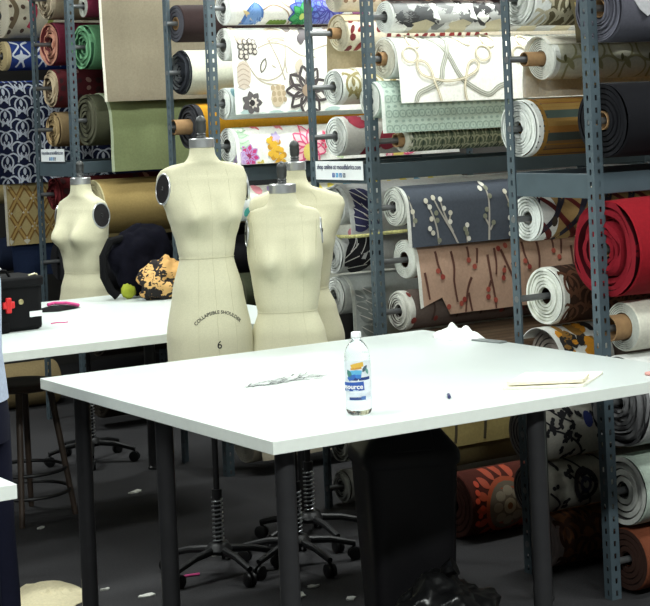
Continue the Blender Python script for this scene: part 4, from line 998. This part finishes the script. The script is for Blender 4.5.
for k, ((x, y), s, lb, c) in enumerate(scr):
    b = MB(); r = random.Random(k+3); n = 9; P = [(s*r.uniform(.6, 1.1)*math.cos(i*2*PI/n)*1.3, s*r.uniform(.4, .8)*math.sin(i*2*PI/n)) for i in range(n)]
    b.add([(p[0], p[1], .001) for p in P]+[(p[0], p[1], .003+r.uniform(0, .006)) for p in P]+[(0, 0, .008)], [(i, (i+1) % n, n+(i+1) % n, n+i) for i in range(n)]+[(n+i, n+(i+1) % n, 2*n) for i in range(n)]+[tuple(range(n))[::-1]], cloth(c))
    o = lay('paper_scrap', lb, 'scrap', b, loc=(x, y, 0)); o.rotation_euler = (0, 0, r.uniform(-1, 1)); o['group'] = 'scraps on the floor'
b = MB(); b.tube([(-.04, 0, .006), (0, .01, .006), (.05, 0, .006)], .005, mat('pink_ribbon', (206,70,134), .7), 6); lay('ribbon_scrap', 'bright pink ribbon scrap on the dark floor', 'scrap', b, loc=(3.10, 6.07, 0))

# ------------------------------------------------------------------ person at the left edge
def skin(name, verts, edges, radii, m, parent, root=0, levels=2):
    me = bpy.data.meshes.new(name); me.from_pydata(verts, edges, []); me.update()
    o = bpy.data.objects.new(name, me); col.objects.link(o); o.parent = parent
    s = o.modifiers.new('skin', 'SKIN'); s.use_smooth_shade = True
    sv = me.skin_vertices[0].data
    for i, r in enumerate(radii): sv[i].radius = r if isinstance(r, tuple) else (r, r)
    sv[root].use_root = True
    b = o.modifiers.new('sub', 'SUBSURF'); b.levels = levels; b.render_levels = levels
    me.materials.append(m); return o
m_skin = mat('skin_tone', (196,150,124), .6, 0, .05, 20); m_shirt = cloth((186,198,220)); m_jean = cloth((20,22,40)); m_hair = mat('dark_hair', (36,28,24), .6, 0, .2, 80)
PX, PY = 1.941, 5.278
R = thing('person', 'person in a pale blue shirt and dark jeans standing at the left edge', 'person', (PX, PY, 0), .95+PI)
# local: faces -y ; x = right hand side of the viewer when facing
J = {'pel': (0,.0,.93), 'wai': (0,.0,1.06), 'che': (0,.005,1.27), 'nek': (0,.0,1.40), 'hd1': (0,-.018,1.475), 'hd2': (0,-.022,1.55), 'hd3': (0,-.008,1.625)}
vs = list(J.values()); ed = [(i, i+1) for i in range(6)]; rad = [.085,.085,.085,.050,(.070,.070),(.092,.092),(.078,.078)]
def addv(p, r, prev): vs.append(p); rad.append(r); ed.append((prev, len(vs)-1)); return len(vs)-1
for sg in (1, -1):
    a = addv((sg*.150,.0,1.355), .042, 2); a = addv((sg*.215,.01,1.24), .044, a); a = addv((sg*.235,.0,1.08), .037, a); a = addv((sg*.235,-.05,.92), .029, a); w = addv((sg*.235,-.065,.86), (.022,.034), a)
    for k, (dx, L, th) in enumerate(((-.022,.085,.0085),(-.007,.095,.0085),(.008,.09,.0085),(.022,.07,.0075))):
        q = addv((sg*.235-.0*sg, -.065+dx, .825), .0105, w); q = addv((sg*.236, -.068+dx*1.1, .825-L*.5), th, q); addv((sg*.228, -.072+dx*1.1, .825-L), th*.9, q)
    q = addv((sg*.222, -.10, .835), .010, w); addv((sg*.212, -.112, .79), .009, q)
    a = addv((sg*.095,.02,.86), .085, 0); a = addv((sg*.11,.035,.50), .056, a); a = addv((sg*.12,.045,.30), .052, a); a = addv((sg*.125,.05,.08), .036, a); a = addv((sg*.13,-.06,.04), (.036,.03), a); addv((sg*.135,-.15,.03), (.034,.022), a)
skin('body', vs, ed, rad, m_skin, R)
# shirt
def loft(b, rings, m, n=28):
    vs = [(w*math.cos(2*PI*i/n), y+d*math.sin(2*PI*i/n), z) for z, w, d, y in rings for i in range(n)]
    fs = [(k*n+i, k*n+(i+1) % n, (k+1)*n+(i+1) % n, (k+1)*n+i) for k in range(len(rings)-1) for i in range(n)]
    fs += [tuple(range(n))[::-1], tuple((len(rings)-1)*n+i for i in range(n))]; b.add(vs, fs, m)
def limb(b, pr, m):
    for (p0, r0), (p1, r1) in zip(pr, pr[1:]): b.tube([Vector(p0).lerp(Vector(p1), t/4) for t in range(5)], r0, m, 18, r2=r1)
    for p0, r0 in pr[:-1]: b.lathe([(r0*math.sin(a*PI/8)+.0005, -r0*math.cos(a*PI/8)) for a in range(9)], m, 18, p0)
b = MB(); loft(b, [(.93,.160,.118,.01), (1.0,.158,.117,.005), (1.08,.152,.113,.0), (1.2,.165,.116,.0), (1.3,.176,.112,.005), (1.36,.165,.095,.005), (1.395,.125,.078,.0), (1.415,.075,.068,.0), (1.435,.066,.064,.0)], m_shirt)
for sg in (1, -1): limb(b, [((sg*.158,.0,1.352), .062), ((sg*.218,.01,1.22), .056), ((sg*.238,.0,1.08), .050), ((sg*.238,-.045,.95), .045)], m_shirt)
b.build('shirt', R, angle=60)['label'] = 'pale blue shirt'
b = MB(); loft(b, [(.80,.150,.105,.02), (.88,.158,.112,.015), (.96,.152,.110,.01), (1.0,.146,.106,.005)], m_jean)
for sg in (1, -1): limb(b, [((sg*.085,.02,.86), .092), ((sg*.110,.035,.50), .072), ((sg*.122,.045,.30), .067), ((sg*.126,.05,.09), .064)], m_jean)
b.build('jeans', R, angle=60)['label'] = 'dark navy jeans'
o = blob('hair', (0, .014, 1.600), (.086, .104, .108), m_hair, 3.0, .12, 4, R)
bm = bmesh.new(); bm.from_mesh(o.data)
bmesh.ops.delete(bm, geom=[v for v in bm.verts if v.co.y < -.040 and v.co.z < .060], context='VERTS'); bm.to_mesh(o.data); bm.free()
b = MB()
for sg in (1, -1): b.lathe([(.001,-.011),(.008,-.008),(.011,0),(.008,.008),(.001,.011)], mat('eye_white', (230,228,222), .3), 14, (sg*.031,-.082,1.550)); b.lathe([(.001,-.005),(.005,-.003),(.005,.003),(.001,.005)], mat('iris', (40,28,22), .3), 12, (sg*.031,-.0905,1.550))
b.build('eyes', R)
b = MB(); b.tube([(0,-.088,1.560),(0,-.100,1.532),(0,-.108,1.515)], .008, m_skin, 10, r2=.014); b.tube([(-.022,-.080,1.478),(0,-.086,1.476),(.022,-.080,1.478)], .005, mat('lip', (166,98,90), .5), 8)
for sg in (1, -1): b.tube([(sg*.074,.005,1.57),(sg*.082,.018,1.555),(sg*.078,.012,1.525),(sg*.072,.002,1.515)], .009, m_skin, 8)
b.build('face_features', R)
for sg in (1, -1): s_ = MB(); s_.lathe([(.001, .0), (.04, .0), (.044, .012), (.042, .04), (.02, .06), (.001, .065)], mat('dark_shoe', (30,28,28), .6), 20, M=Matrix.Translation((sg*.13, -.06, 0)) @ Matrix.Diagonal((1.05, 2.7, 1.1, 1))); s_.build('shoe', R)

# ------------------------------------------------------------------ ceiling lights, world, camera
m_house = mat('light_housing', (200,202,200), .6)
m_dif = bpy.data.materials.new('light_diffuser'); m_dif.use_nodes = True
bs = m_dif.node_tree.nodes['Principled BSDF']; bs.inputs['Emission Color'].default_value = (.93, 1, .95, 1); bs.inputs['Emission Strength'].default_value = 6
def ceiling_light(x, y, pw):
    R = thing('ceiling_light', 'long fluorescent ceiling light above the tables', 'ceiling light', (x, y, ZC), 0, 'fluorescent ceiling lights')
    b = MB(); b.box((-.62, -.16, -.06), (.62, .16, -.001), m_house); b.build('housing', R, smooth=False)
    b = MB(); b.box((-.60, -.14, -.072), (.60, .14, -.062), m_dif); b.build('diffuser', R, smooth=False)
    l = bpy.data.lights.new('tube_light', 'AREA'); l.shape = 'RECTANGLE'; l.size = 1.2; l.size_y = .28; l.energy = pw; l.color = (.95, 1.0, .955)
    o = bpy.data.objects.new('tube_light', l); col.objects.link(o); o.location = (x, y, ZC-.08)
LIGHTS = [(.7, 1.1, 112), (2.9, 1.1, 112), (1.7, 4.9, 38), (2.6, 7.3, 34), (4.75, 5.72, 36), (4.75, 7.15, 36), (4.75, 8.72, 26), (2.4, 9.9, 40), (4.9, 3.4, 30), (-.9, 4.4, 26), (.2, 7.4, 14)]
for a in LIGHTS: ceiling_light(*a)
w = bpy.data.worlds.new('world'); sc.world = w; w.use_nodes = True
w.node_tree.nodes['Background'].inputs[0].default_value = (.9, 1, .95, 1); w.node_tree.nodes['Background'].inputs[1].default_value = .018

cam = bpy.data.cameras.new('camera'); co = bpy.data.objects.new('camera', cam); col.objects.link(co); sc.camera = co
F, CX, CY, YAW, ROLL = 1740.0, 325.0, 110.0, math.radians(32.2), math.radians(-2.46)
cam.sensor_fit = 'HORIZONTAL'; cam.sensor_width = 36; cam.lens = 36*F/650
cam.shift_x = 0; cam.shift_y = -(303-CY)/650
fw = Vector((math.sin(YAW), math.cos(YAW), 0)); rt = Vector((math.cos(YAW), -math.sin(YAW), 0)); up = Vector((0, 0, 1))
r2_ = rt*math.cos(ROLL)+up*math.sin(ROLL); u2_ = -rt*math.sin(ROLL)+up*math.cos(ROLL)
co.matrix_world = Matrix(((r2_.x, u2_.x, -fw.x, 0), (r2_.y, u2_.y, -fw.y, 0), (r2_.z, u2_.z, -fw.z, 1.8), (0, 0, 0, 1)))
cam.clip_end = 60
vs_ = sc.view_settings; vs_.view_transform = 'Standard'; vs_.look = 'None'; vs_.gamma = 1; vs_.exposure = EXPOSURE; vs_.use_curve_mapping = False
